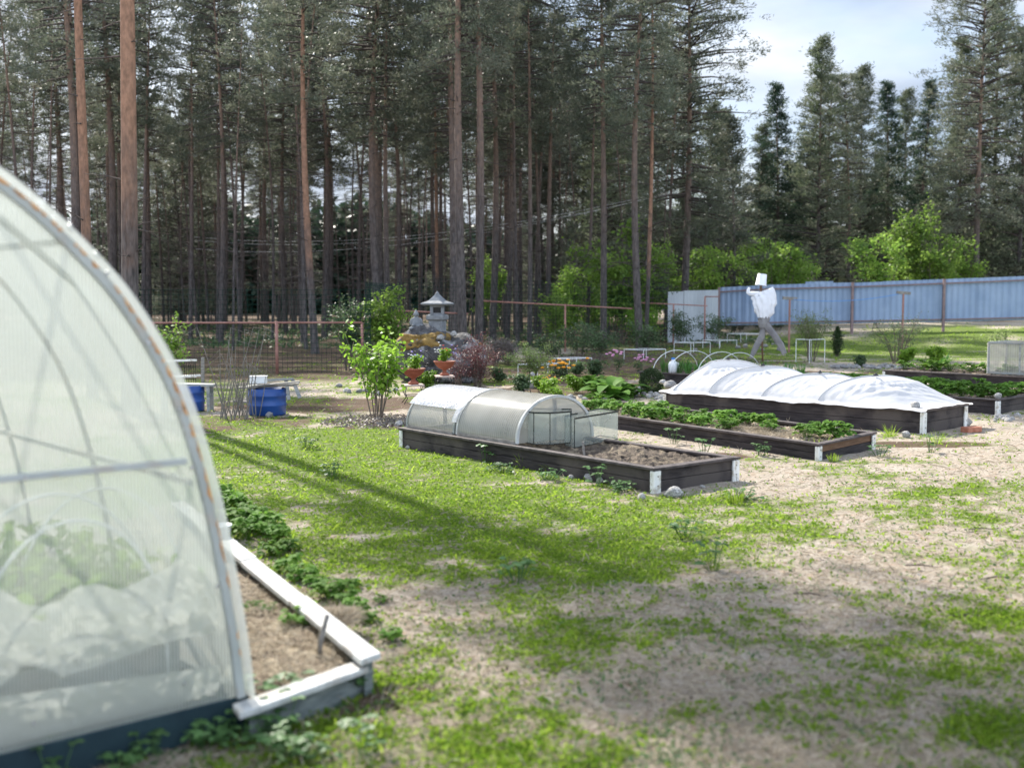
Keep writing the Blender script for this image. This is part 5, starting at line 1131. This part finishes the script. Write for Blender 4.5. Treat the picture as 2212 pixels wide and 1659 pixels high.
LI = make_tuft(851, 60, .5, .016, 'onion', .7, .08, 'daylily'); LI['category'] = 'daylily'; put(LI, 2035, 788, None, 1.0, 'fountain-shaped daylily clump left of the glazed frame')
# dry twiggy bush and iron bench at the left
dt = thing('dead_bush', 'leafless grey bush left of the blue drum', 'bush', tuple(G(505, 905)))
for k in range(32):
    az = random.uniform(0, 6.28); b0 = Vector((random.gauss(0, .16), random.gauss(0, .1), 0)); h = random.uniform(.5, 1.25); d = Vector((math.cos(az)*.3, math.sin(az)*.2, 0))*h
    tip = b0+Vector((d.x*random.uniform(.2, 1.3), d.y, h)); e = tip+Vector((d.x*.9, d.y*.5, -.05-random.random()*.15)); MB().tube([b0, b0.lerp(tip, .5)+Vector((random.gauss(0, .03), 0, 0)), tip, e], [.007, .005, .004, .002], 4, cap=False).build('stem', M['drytwig'], dt, world=False)

# ================================================================ STONES
def stone_mesh(seed, flat=.7):
    bm = __import__('bmesh').new(); __import__('bmesh').ops.create_icosphere(bm, subdivisions=3, radius=1)
    o = Vector((seed*7.3, seed*3.1, seed))
    for v in bm.verts:
        n = mnoise.noise(v.co*1.1+o)*.34+mnoise.noise(v.co*2.6+o)*.12+mnoise.noise(v.co*6+o)*.03; v.co *= 1+n; v.co.z *= flat
    rs = random.Random(int(seed)+50)
    for _ in range(9):
        nn_ = Vector((rs.gauss(0, 1), rs.gauss(0, 1), rs.gauss(0, .7))).normalized(); dd_ = rs.uniform(.62, .85)
        for v in bm.verts:
            k = v.co.dot(nn_)
            if k > dd_: v.co -= nn_*(k-dd_)*.88
    me = bpy.data.meshes.new('stone'); bm.to_mesh(me); bm.free(); me.polygons.foreach_set('use_smooth', [True]*len(me.polygons)); return me
SM = [stone_mesh(i, f) for i, f in enumerate((.7, .62, .8, .55, .75))]
SM2 = []
for me in SM: me.materials.append(M['stone'])
for me in SM: k_ = me.copy(); k_.materials[0] = M['stone2']; SM2.append(k_)
def stone(q, r, label, group=None, dark=False, sink=.25, k=[0]):
    k[0] += 1; me = (SM2 if dark else SM)[k[0] % 5]; o = bpy.data.objects.new('stone', me); col.objects.link(o)
    o.location = (q.x, q.y, q.z+r*.6*(1-sink)); o.scale = (r*random.uniform(.85, 1.2), r*random.uniform(.8, 1.1), r*random.uniform(.8, 1.05)); o.rotation_euler = (0, 0, random.uniform(0, 6.28)); setp(o, label, 'stone', group); return o
def pxs(x, y, w_): q = G(x, y); q.z = gzf(q.x, q.y); return q, w_/2*q.y/F
for x, y, w_, lab in [(1457, 1072, 42, 'largest white stone beside the front white post of the nearest bed'), (1386, 1080, 24, 'smaller white stone left of the front post of the nearest bed'), (1076, 1007, 15, 'left one of two pale stones below the side of the nearest bed'), (1101, 1001, 13, 'right one of two pale stones below the side of the nearest bed'),
                      (1234, 1036, 16, 'small stone half hidden in grass at the side of the nearest bed'), (1272, 1038, 30, 'middle stone of the three against the side of the nearest bed'), (1296, 1044, 20, 'right stone of the three against the side of the nearest bed'), (1517, 1053, 12, 'small pale stone below the end boards of the nearest bed'), (1423, 1106, 7, 'pebble in the grass in front of the nearest bed'),
                      (1957, 946, 24, 'pale stone beside the front post of the fleece-covered bed'), (2008, 910, 14, 'small stone by the end of the fleece-covered bed'), (881, 969, 12, 'small stone at the far corner of the nearest bed'), (862, 921, 22, 'white stone on the mulch at the foot of the currant bush'), (885, 915, 22, 'second stone beside the white one at the currant bush'), (1150, 838, 34, 'white rounded stone in the flower bed left of the marigolds')]:
    q, r = pxs(x, y, w_); stone(q, r, lab)
q, r = pxs(1150, 828, 14); stone(q+Vector((0, 0, .14)), r, 'small pinkish stone on top of the white rounded stone')
peb = []
for i in range(30):
    x = random.uniform(1360, 1436); y = 838+(x-1360)*.35+random.uniform(-5, 14)
    q, r = pxs(x, y, random.uniform(11, 20)); stone(q, r, 'rounded pebble in the border round the boxwood', 'pebbles round the boxwood')
for i in range(16):
    q, r = pxs(1195+i*9+random.uniform(-4, 4), 862+random.uniform(-5, 5), random.uniform(9, 18)); stone(q, r, 'pebble in the border behind the bare cold frame', 'pebbles behind the cold frame')
for i in range(24):
    x = 1795+i*6.8; q, r = pxs(x, 795+random.uniform(-4, 3), random.uniform(9, 17)); stone(q, r, 'grey stone in the low stone edging of the back lawn', 'edging stones of the back lawn', dark=i % 3 != 0)
for i in range(14):
    x = random.uniform(2110, 2205); q, r = pxs(x, random.uniform(895, 912), random.uniform(8, 20)); stone(q, r, 'small stone on the sandy path at the right', 'stones on the sandy path', sink=.5)
for i in range(12):
    q, r = pxs(random.uniform(1500, 1720), random.uniform(742, 760), random.uniform(8, 16)); stone(q, r, 'stone in the dry bed behind the bush supports', 'stones behind the bush supports', dark=True)
for i in range(10):
    q, r = pxs(random.uniform(700, 880), random.uniform(835, 860), random.uniform(9, 18)); stone(q, r, 'stone on the soil between the blue drum and the currant bush', 'stones on the bare soil at the left', dark=i % 2 == 0)
for i in range(16):
    q, r = pxs(random.uniform(950, 2200), random.uniform(1120, 1500), random.uniform(5, 9)); stone(q, r, 'tiny pebble scattered on the open ground', 'pebbles scattered on the open ground', sink=.5)
for i, (x, y, w_, lab) in enumerate([(1600, 846, 23, 'leftmost of the three stones weighing down the fleece'), (1644, 847, 23, 'middle of the three stones weighing down the fleece'), (1676, 851, 22, 'rightmost of the three stones weighing down the fleece'), (1803, 861, 20, 'stone on the fleece edge between the second and third humps'), (2038, 0, 0, ''), (1446, 838, 30, 'pale stone on the fleece at its far left corner')]):
    if not w_: continue
    q = G(x, y, BC.h+.01); stone(q, w_/2*q.y/F, lab, dark=True, sink=.2)
q = BC.p(.035, .06, BC.h+.01); stone(q, .065, 'block-like stone on the fleece over the front corner post', dark=False, sink=.1)
q = BD.p(.01, .06, BD.h+.0); stone(q, .065, 'flat stone on the corner of the right-hand strawberry bed', sink=.1)
q = G(1432, 829, .33); stone(q, .06, 'grey stone perched behind the far left corner of the fleece')
q = G(2098, 933); br = MB().box((q.x, q.y, .03), (.23, .12, .065), .5).build('brick', M['brick'], bevel=.006); setp(br, 'red brick lying beside the rear post of the fleece-covered bed', 'brick')
q, r = pxs(2083, 920, 40); stone(q, r*.8, 'stone leaning on the rear post of the fleece-covered bed, behind the red brick')
n = 5200; X, Y = scatter(n, 840, 1700); kk = ~blocked(X, Y); X = X[kk]; Y = Y[kk]; n = len(X)
setp(npobj('leaf_litter', dias(at_ground(X, Y)+[0, 0, .006], rdir(n, .08, .2), RNG.uniform(.008, .035, n), RNG.uniform(.004, .012, n)), M['litter']), 'brown and pale bits of leaf and bark littering the open ground', 'litter', kind='stuff')
for i, (x, y) in enumerate([(2150, 1255), (1990, 1230), (2080, 1330), (1900, 1400), (2120, 1150), (1750, 1290)]):
    q = G(x, y); q.z = gzf(q.x, q.y)+.008; a = random.uniform(-.4, .4); d = Vector((math.cos(a), math.sin(a), 0))*.09
    setp(MB().tube([q-d, q+Vector((0, .01, .006)), q+d], [.004, .005, .002], 5).build('fallen_twig', M['twig']), 'fallen twig lying on the dry ground', 'twig', 'fallen twigs on the dry ground')

# ---- mulch patch
def mulch(c_, rx, ry, n, label):
    a = RNG.uniform(0, 6.28, n); r = np.sqrt(RNG.random(n)); X = c_.x+rx*r*np.cos(a); Y = c_.y+ry*r*np.sin(a); C = np.stack([X, Y, gz(X, Y)+.03*(1-r**2)], 1)
    setp(npobj('bark_mulch', dias(C, rdir(n, .05, .25), RNG.uniform(.03, .07, n), .02), M['needles_dead']), label, 'mulch', kind='stuff')
mulch(G(818, 910), .75, .9, 1600, 'bark mulch ring under the currant bush'); mulch(G(1420, 775), 2.8, 3.2, 2600, 'bark mulch round the berry bushes in white supports')

# ================================================================ BOULDER, STATUES, URNS
bo = thing('boulder', 'big lichen-mottled boulder with dry orange moss on its top', 'boulder', tuple(G(955, 826)))
bc = G(955, 826); bc.y += .75
def blob(c_, sx, sy, sz, seed, sub=5, amp=.22, fr=1.2):
    bmm = __import__('bmesh'); bm = bmm.new(); bmm.ops.create_icosphere(bm, subdivisions=sub, radius=1); o = Vector((seed*5.1, seed*2.2, 0))
    for v in bm.verts:
        n = mnoise.noise(v.co*fr+o)*amp+mnoise.noise(v.co*fr*2.7+o)*amp*.4+mnoise.noise(v.co*fr*8+o)*amp*.12; v.co *= 1+n
        v.co.x *= sx; v.co.y *= sy; v.co.z *= sz; v.co += c_
    me = bpy.data.meshes.new('blob'); bm.to_mesh(me); bm.free(); me.polygons.foreach_set('use_smooth', [True]*len(me.polygons)); return me
YB = 22.0
def BL(x, y, dy=0): return AT(x, y, YB+dy)
def blobpart(name, c_, sx, sy, sz, seed, mat, par, **kw):
    me = blob(c_-par.location, sx, sy, sz, seed, **kw); me.name = name; return link(name, me, mat, par)
blobpart('rock', BL(922, 768), .62, .6, .55, 3, M['boulder'], bo); blobpart('rock', BL(992, 778), .50, .52, .50, 5, M['boulder'], bo); blobpart('rock', BL(955, 795), .72, .65, .45, 8, M['boulder'], bo, amp=.3, fr=1.6)
blobpart('moss_cap', BL(915, 740, -.1), .50, .44, .22, 7, M['moss'], bo, sub=5, amp=.3, fr=2.0); blobpart('moss_cap', BL(990, 745, .1), .40, .35, .17, 9, M['moss'], bo, sub=5, amp=.3, fr=2.2)
stone(BL(951, 731, -.42)-Vector((0, 0, .02)), .085, 'larger white stone on the moss at the feet of the seated statue'); stone(BL(981, 724, -.25), .065, 'smaller white stone on the moss before the stone lantern')
ln = thing('stone_lantern', 'grey stone garden lantern with a flared roof, standing on the boulder', 'garden lantern', tuple(BL(945, 720)))
def sq(mb, prof, c_, rz=.5):   # square section lathe
    c_ = Vector(c_); n0 = len(mb.v)
    for (r, z) in prof:
        for k in range(4):
            a = rz+k*math.pi/2; mb.v.append(c_+Vector((r*1.414*math.cos(a), r*1.414*math.sin(a), z)))
    for i in range(len(prof)-1):
        for k in range(4): q = n0+i*4; mb.f.append((q+k, q+(k+1) % 4, q+4+(k+1) % 4, q+4+k))
    mb.f.append((n0+3, n0+2, n0+1, n0)); m_ = n0+(len(prof)-1)*4; mb.f.append((m_, m_+1, m_+2, m_+3)); return mb
L0 = ln.location; e = 22.0/F
zpx = lambda y: (BL(945, y).z-L0.z)
sq(MB(), [(.13, zpx(728)), (.13, zpx(693))], (0, 0, 0)).build('pillar', M['concrete'], ln, world=False, bevel=.008)
sq(MB(), [(.10, zpx(696)), (.165, zpx(690)), (.165, zpx(682)), (.13, zpx(679))], (0, 0, 0)).build('platform', M['concrete'], ln, world=False, bevel=.006)
lb = MB()
for sx in (-1, 1):
    for sy in (-1, 1): sq(lb, [(.028, zpx(680)), (.028, zpx(660))], (math.cos(.5+math.pi/4*0)*0+sx*.1, sy*.1, 0), rz=math.pi/4)
lb.build('light_box', M['concrete'], ln, world=False); sq(MB(), [(.118, zpx(680)), (.118, zpx(676))], (0, 0, 0), rz=math.pi/4).build('light_box_sill', M['concrete'], ln, world=False); sq(MB(), [(.118, zpx(664)), (.118, zpx(659))], (0, 0, 0), rz=math.pi/4).build('light_box_lintel', M['concrete'], ln, world=False)
sq(MB(), [(.07, zpx(679)), (.07, zpx(661))], (0, 0, 0), rz=math.pi/4).build('core', M['blackmetal'], ln, world=False)
sq(MB(), [(.20, zpx(660)), (.235, zpx(657)), (.225, zpx(655)), (.13, zpx(650)), (.085, zpx(644)), (.045, zpx(638)), (.035, zpx(636))], (0, 0, 0), rz=.35).build('roof', M['concrete'], ln, world=False, bevel=.005)
MB().lathe([(.03, zpx(637)), (.042, zpx(635)), (.03, zpx(633)), (.012, zpx(630)), (.002, zpx(629))], n=14).build('finial', M['concrete'], ln, world=False, smooth=True)
bu = thing('seated_statue', 'small grey seated meditating statue on the moss left of the stone lantern', 'statue', tuple(BL(899, 714, -.1)))
bmm = __import__('bmesh'); bm = bmm.new()
def ell(c_, s_, rot=None):
    r = bmm.ops.create_icosphere(bm, subdivisions=3, radius=1)
    for v in r['verts']:
        v.co = Vector((v.co.x*s_[0], v.co.y*s_[1], v.co.z*s_[2]))
        if rot: v.co = Matrix.Rotation(rot[0], 3, rot[1]) @ v.co
        v.co += Vector(c_)
for c_, s_, rot in [((0, 0, .10), (.085, .07, .10), None), ((0, 0, .17), (.075, .05, .06), None), ((0, 0, .035), (.10, .08, .045), None), ((-.07, -.06, .035), (.085, .04, .035), (.5, 'Z')), ((.07, -.06, .035), (.085, .04, .035), (-.5, 'Z')), ((-.082, -.01, .145), (.026, .03, .06), (.2, 'Y')), ((.082, -.01, .145), (.026, .03, .06), (-.2, 'Y')),
                    ((-.06, -.06, .09), (.024, .06, .022), (-.5, 'Z')), ((.06, -.06, .09), (.024, .06, .022), (.5, 'Z')), ((0, -.09, .078), (.035, .025, .018), None), ((0, 0, .225), (.024, .024, .03), None), ((0, -.004, .268), (.041, .044, .052), None), ((0, .004, .322), (.02, .02, .022), None), ((0, -.05, .262), (.007, .01, .014), None), ((-.042, 0, .262), (.006, .01, .02), None), ((.042, 0, .262), (.006, .01, .02), None)]: ell(c_, s_, rot)
me = bpy.data.meshes.new('body'); bm.to_mesh(me); bm.free(); ob = link('body', me, M['concrete'], bu); rm = ob.modifiers.new('remesh', 'REMESH'); rm.mode = 'VOXEL'; rm.voxel_size = .006; rm.use_smooth_shade = True
bu.scale = (1.15, 1.15, 1.12); bu.rotation_euler.z = .35
URN = [(.07, 0), (.085, .012), (.075, .03), (.035, .055), (.03, .085), (.05, .10), (.11, .13), (.155, .18), (.17, .215), (.182, .22), (.182, .238), (.165, .238), (.155, .20), (.03, .19)]
def urn(x, yb, Y, label, slab=True, fl=()):
    q = AT(x, yb, Y); st = thing('plant_stand', 'black wrought iron stand under the %s' % label[1], 'plant stand', (q.x, q.y, gzf(q.x, q.y)), .2); z = q.z-st.location.z
    for sx in (-1, 1):
        for sy in (-1, 1): MB().tube([(sx*.12, sy*.12, z-.02), (sx*.14, sy*.14, z*.6), (sx*.10, sy*.10, z*.3), (sx*.16, sy*.16, 0)], .007, 6).build('leg', M['blackmetal'], st, world=False, smooth=True)
    MB().tube([(.13*math.cos(t_), .13*math.sin(t_), z*.45) for t_ in [math.pi*i/8 for i in range(17)]], .006, 6).build('ring', M['blackmetal'], st, world=False)
    MB().box((0, 0, z-.012), (.30, .30, .022)).build('top_slab', M['slab'], st, world=False, bevel=.004)
    for sx in (-1, 1): MB().tube([(sx*.15+.03*math.cos(t_)*sx, -.15, z-.05+.03*math.sin(t_)) for t_ in [i*.5 for i in range(12)]], .004, 5).build('scroll', M['blackmetal'], st, world=False)
    u = thing('flower_urn', label[0], 'urn', (q.x, q.y, q.z)); MB().lathe(URN, n=36).build('bowl', M['terracotta'], u, world=False, smooth=True); MB().lathe([(.001, .195), (.15, .2), (.1, .215), (.001, .222)], n=16).build('soil', M['soil'], u, world=False)
    return u
u2 = urn(960.5, 811, 19.4, ('terracotta urn with red and white flowers on the slab-topped stand, before the boulder', 'right terracotta urn')); u1 = urn(893, 830, 17.6, ('lower terracotta urn with violet flowers, half hidden by the currant bush', 'left terracotta urn'))
for u, sp_, seed, lab in ((u2, [(0, -.02, 'red', 7), (-.07, .02, 'paleflower', 12), (.09, .02, 'violet', 9)], 901, 'mixed flowers in red, white and violet growing in the right urn'), (u1, [(.03, -.02, 'violet', 13), (-.05, .02, 'paleflower', 5)], 902, 'violet flowers growing in the left urn')):
    fp = make_leafy(.26, .13, 420, 'bush', seed, (.03, .05), 7, 'flowering_plant', 'flowers', woody=.003); fp.location = u.location+Vector((0, 0, .2)); fp['label'] = lab; _used[fp.name] = 1
    for fx, fy, m_, n_ in sp_: flowers(fp, n_, fx, fy, .22, .04, .04, .017, m_)
ia = thing('iron_arch', 'low round black wrought iron trellis arch between the two urns', 'trellis', tuple(G(907, 826))); A0 = AT(907, 812, 20.6); rr0 = 36*20.6/F
for i, k in enumerate((1, .93, .86)):
    MB().tube([A0+Vector((rr0*k*math.cos(t_), -.02*i, rr0*k*1.45*math.sin(t_)+.02)) for t_ in [math.pi*j/28 for j in range(29)]], .007, 6).build('arch_bar', M['blackmetal'], ia, smooth=True)
for sx in (-1, 1):
    for j in range(3):
        c0 = A0+Vector((sx*rr0*.45, 0, .12+.13*j)); MB().tube([c0+Vector((sx*.07*(1-t_/9)*math.cos(t_), 0, .07*(1-t_/9)*math.sin(t_))) for t_ in [k*.45 for k in range(16)]], .005, 5).build('scroll', M['blackmetal'], ia)
for k in range(1, 6): MB().tube([A0+Vector((rr0*(-1+k/3)*.9, 0, -.1)), A0+Vector((rr0*(-1+k/3)*.9, 0, rr0*1.3*math.sqrt(max(1-((-1+k/3)*.9)**2, 0))))], .005, 5).build('arch_bar', M['blackmetal'], ia)

# ================================================================ LEFT BACK CORNER
q = G(578, 896); dr = thing('blue_drum', 'cut down blue plastic drum with grey boards laid across its top', 'drum', tuple(q))
prof = [(.235, 0), (.25, .02), (.25, .12), (.258, .13), (.258, .15), (.25, .16), (.25, .25), (.258, .26), (.258, .275), (.25, .285), (.252, .36), (.24, .36), (.235, .05)]
MB().lathe(prof, n=40).build('shell', M['blueplastic'], dr, world=False, smooth=True)
def board(a, b, w_, h, label, mat='oldwood', name='loose_board'): setp(MB().beam(a, b, w_, h).build(name, M[mat], bevel=.003), label, 'board')
z = .375
board(q+Vector((-.36, -.10, z)), q+Vector((.36, -.02, z+.03)), .14, .022, 'grey board lying across the front of the blue drum'); board(q+Vector((-.30, .10, z+.005)), q+Vector((.40, .16, z+.035)), .15, .022, 'grey board lying across the back of the blue drum', 'greywood')
board(q+Vector((-.1, -.14, z+.03)), q+Vector((.44, .0, z+.075)), .12, .018, 'upper dark board crossing the others on the blue drum')
tb = thing('plastic_box', 'small pale blue grey plastic box on the boards of the blue drum', 'box', tuple(q+Vector((-.12, .02, z+.04)))); MB().box((0, 0, .055), (.22, .16, .09), .1).build('body', M['whiteplastic'], tb, world=False, bevel=.01); MB().box((0, 0, .105), (.235, .175, .014), .1).build('lid', M['whiteplastic'], tb, world=False, bevel=.004)
qq, r = pxs(581, 903, 25); stone(qq, r*.9, 'brownish stone at the foot of the blue drum', dark=True)
q = G(617, 880); tr_ = thing('trestle', 'old grey wooden trestle behind the blue drum, leaning out to the right', 'trestle', tuple(q))
a = AT(528, 866-6, 17.2); MB().beam(AT(540, 823, 17.3), AT(632, 819, 17.3), .10, .03).build('top_plank', M['greywood'], tr_)
for x0, y0, x1, y1 in ((632, 820, 648, 860), (618, 822, 624, 864), (545, 824, 533, 872), (556, 824, 560, 870)): MB().beam(AT(x0, y0, 17.3), AT(x1, y1, 17.25), .05, .035, (0, 1, 0)).build('leg', M['greywood'], tr_)
MB().beam(AT(506, 866, 17.0), AT(545, 870, 17.0), .12, .025).build('lower_plank', M['oldwood'], tr_)
q = G(408, 888); d2 = thing('blue_drum', 'dark blue drum beside the greenhouse arch, under a grey shelf', 'drum', tuple(q)); MB().lathe([(r*.86, z_) for r, z_ in prof], n=36).build('shell', M['blueplastic'], d2, world=False, smooth=True)
sh_ = thing('plank_shelf', 'grey plank shelf standing over the dark blue drum', 'shelf', tuple(q)); MB().beam(q+Vector((-.42, 0, .38)), q+Vector((.36, .05, .36)), .26, .03).build('top_plank', M['greywood'], sh_)
for dx in (-.34, .30):
    for dy in (-.09, .1): MB().beam(q+Vector((dx, dy, 0)), q+Vector((dx, dy, .36)), .04, .04, (0, 1, 0)).build('leg', M['greywood'], sh_)
q = G(395, 838); ib = thing('iron_bench', 'white-railed bench with a black lattice back beyond the dark blue drum', 'bench', tuple(q)); YI = q.y
for y_, h_ in ((778, .035), (813, .035)): MB().beam(AT(352, y_+2, YI), AT(425, y_, YI), .03, h_).build('rail', M['whitepaint'], ib)
for i in range(15):
    x = 354+i*4.9; MB().tube([AT(x, 836, YI+.02), AT(x, 780, YI+.02)], .005, 4).build('bar', M['blackmetal'], ib)
for i in range(13):
    x = 357+i*5.2; c0 = AT(x, 790, YI-.01); MB().tube([c0+Vector((.024*math.cos(t_), 0, .036*math.sin(t_))) for t_ in [k*.7 for k in range(10)]], .004, 4).build('ring', M['blackmetal'], ib)
MB().beam(AT(352, 815, YI), AT(425, 813, YI)+Vector((0, .25, 0)), .30, .02).build('seat', M['whitepaint'], ib); MB().beam(AT(438, 840, YI-.05), AT(438, 772, YI-.05), .05, .05, (0, 1, 0)).build('end_post', M['oldwood'], ib)
MB().beam(AT(396, 836, YI-.0), AT(425, 836, YI-.0), .03, .03).build('rail', M['blackmetal'], ib)

# ================================================================ WHITE BUSH SUPPORTS
def support(x0, x1, yb, hpx, lab, dx2=.34, ang=.68, broken=False):
    A = G(x0, yb); B = G(x1, yb+1.5); h = hpx*A.y/F; back = Vector((math.cos(ang), math.sin(ang), 0))*dx2
    C_ = B+back; D_ = A+back; t_ = thing('bush_support', lab, 'plant support', tuple((A+B+C_+D_)/4)); up = Vector((0, 0, h))
    pts = [A, B, C_, D_]
    for p_ in pts: MB().tube([p_-Vector((0, 0, .03)), p_+up], .008, 6).build('leg', M['whiteplastic'], t_)
    for i in range(4): MB().tube([pts[i]+up, pts[(i+1) % 4]+up], .008, 6).build('rail', M['whiteplastic'], t_)
support(1119, 1161, 810, 23, 'leftmost white bush support, round the pale green bush', .8); support(1197, 1230, 800, 26, 'white bush support behind the orange marigolds', .65); support(1348, 1390, 776, 21, 'white bush support left of the tall stepped-rail pine foot', .8); support(1456, 1492, 764, 24, 'white bush support in front of the grey fence panels', .8)
support(1518, 1554, 752, 17, 'white bush support right behind the onion hoops', .8); support(1571, 1600, 742, 21, 'farthest white bush support, left of the scarecrow', 1.0); support(1719, 1748, 783, 50, 'tall white support round the gooseberry bush', .6)
# ================================================================ SCARECROW
def loft(path, ra, rb, n=22, fold=0, nf=7, seed=0, m_=4, ax=Vector((0, 1, 0))):
    """soft cloth tube: sections across the path, width ra in x-ish, depth rb in y"""
    mb = MB(); P = [Vector(p) for p in path]; k = len(P); rows = []
    N = (k-1)*m_+1
    for i in range(N):
        f = i/m_; a = min(int(f), k-2); t_ = f-a; p = P[a].lerp(P[a+1], t_); w1 = ra[a]*(1-t_)+ra[a+1]*t_; w2 = rb[a]*(1-t_)+rb[a+1]*t_
        d = (P[min(a+1, k-1)]-P[a]).normalized(); sx = ax.cross(d).normalized(); row = []
        for j in range(n+1):
            an = 2*math.pi*j/n; rr_ = 1+fold*math.sin(nf*an+seed+i*.12)*.5+fold*(float(vn(j % n*.7, i*.22, seed+3))-.5)*1.6
            row.append(p+sx*(w1*rr_*math.cos(an))+ax*(w2*rr_*math.sin(an)))
        rows.append(row)
    return mb.grid(rows)
qs = G(1647, 799); YS_ = qs.y; S_ = lambda x, y, dy=0: AT(x, y, YS_+dy)
sc = thing('scarecrow', 'scarecrow with a white bucket for a head, white shirt and flying grey trousers', 'scarecrow', tuple(qs))
MB().tube([S_(1648, 803), S_(1645, 700), S_(1643.5, 612)], [.02, .02, .022], 7).build('pole', M['brownwood'], sc, smooth=True); MB().tube([S_(1619, 634, .02), S_(1676, 639, .02)], .017, 6).build('cross_pole', M['oldwood'], sc)
b0 = S_(1643.5, 616.5); hb = thing; bk_ = MB().lathe([(.118, 0), (.122, .012), (.115, .014), (.098, .235), (.09, .245), (.001, .248)], (0, 0, 0), 30)
M3 = Matrix.Translation(b0) @ Matrix.Rotation(R(7), 4, 'Y'); bk_.v = [M3 @ v for v in bk_.v]; bh = bk_.build('bucket_head', M['whiteplastic'], sc, smooth=True)
rim = MB().lathe([(.119, -.004), (.127, -.004), (.127, .014), (.119, .014)], (0, 0, 0), 30); rim.v = [M3 @ v for v in rim.v]; rim.build('rim', M['whiteplastic'], bh, smooth=True)
MB().beam(S_(1643.7, 612, -.02), S_(1643.3, 628, -.02), .05, .03, (0, 1, 0)).build('neck', M['brownwood'], sc)
rows_ = [S_(1645, 629.5), S_(1646, 632), S_(1650, 640), S_(1651, 656), S_(1651, 670), S_(1650, 680), S_(1649, 687)]
loft(rows_, [.05, .24, .245, .235, .21, .165, .12], [.03, .06, .085, .10, .10, .09, .08], 60, .17, 11, 2, 6).build('shirt', M['shirt'], sc, smooth=True)
loft([S_(1640, 635.5), S_(1626, 635), S_(1616, 634), S_(1616.5, 628), S_(1619, 621)], [.05, .05, .04, .035, .02], [.05, .045, .035, .03, .02], 20, .2, 4, 5).build('sleeve', M['shirt'], sc, smooth=True)
loft([S_(1649, 685), S_(1650, 690), S_(1649, 700), S_(1648, 708)], [.13, .125, .11, .08], [.08, .09, .09, .07], 30, .12, 8, 4).build('trousers', M['trousers'], sc, smooth=True)
loft([S_(1643, 697), S_(1649, 712), S_(1645, 728), S_(1634, 748), S_(1622, 774)], [.06, .065, .07, .06, .035], [.05, .035, .03, .03, .02], 24, .16, 4, 6).build('trouser_leg', M['trousers'], sc, smooth=True)
loft([S_(1652, 697, -.03), S_(1661, 710, -.04), S_(1674, 726, -.05), S_(1686, 745, -.05), S_(1695, 765, -.05)], [.07, .08, .07, .075, .06], [.04, .035, .03, .03, .02], 24, .16, 4, 9).build('trouser_leg', M['trousers'], sc, smooth=True)
# ================================================================ CLOTHES LINE
for x, yt, yb, Y, lab in ((1706, 646, 760, 33.5, 'left rusty clothes line post, close to the scarecrow'), (1951.5, 634, 752, 34.5, 'right rusty clothes line post, over the many-stemmed bush')):
    T_ = AT(x, yt, Y); cp = thing('clothesline_post', lab, 'clothes line post', (T_.x, T_.y, gzf(T_.x, T_.y)), 0, 'clothes line posts'); MB().beam((T_.x, T_.y, cp.location.z-.1), T_, .045, .045, (0, 1, 0)).build('post', M['rustmetal'], cp); MB().beam(T_+Vector((-.20, -.02, .03)), T_+Vector((.22, .05, -.0)), .07, .085).build('cross_arm', M['oldwood'], cp, bevel=.005)
A = AT(1714, 647, 33.4); B = AT(1948, 634, 34.5); setp(MB().tube([A.lerp(B, i/20)+Vector((0, 0, -.12*4*(i/20)*(1-i/20))) for i in range(21)], .008, 5).build('clothes_line', M['blueline']), 'blue cord strung between the two clothes line posts', 'cord')
# ================================================================ GLAZED FRAME AT THE RIGHT
q0 = G(2134, 807, BE.h+.01); an = (-BC.a).normalized(); bn_ = BC.b.normalized(); gf = thing('glazed_frame', 'box-shaped glazed plant frame with grey bars on the far right bed', 'plant frame', tuple(q0)); hh = 67*q0.y/F; Ln = 1.7; Wd = .8
cs = [q0, q0+an*Ln, q0+an*Ln+bn_*Wd, q0+bn_*Wd]; up = Vector((0, 0, hh))
for i in range(4):
    MB().beam(cs[i], cs[i]+up, .035, .035, (0, 1, 0)).build('corner_bar', M['greywood'], gf); j = (i+1) % 4; MB().beam(cs[i]+up, cs[j]+up, .035, .035).build('top_bar', M['greywood'], gf); MB().beam(cs[i]+Vector((0, 0, .02)), cs[j]+Vector((0, 0, .02)), .035, .035).build('bottom_bar', M['greywood'], gf)
    MB().grid([[cs[i], cs[j]], [cs[i]+up, cs[j]+up]]).build('pane', M['polycold'], gf)
    if i in (0, 2):
        for f in (.33, .66): p_ = cs[i].lerp(cs[j], f); MB().beam(p_, p_+up, .025, .03, (0, 1, 0)).build('glazing_bar', M['greywood'], gf)
MB().grid([[cs[0]+up, cs[1]+up], [cs[3]+up, cs[2]+up]]).build('pane', M['polycold'], gf)
# earth bank at the far right
X_, Y_ = 15.5, 33.5
mulch(Vector((14.8, 37.5, .3)), 4.5, 1.6, 900, 'strip of bark and orange litter below the blue fence at the right')
purge(PINE+YOUNG+SPR+SCRUB+POLE+LEAFY+STR+WD+TF+LV+[ON, HO, MGp, pk])
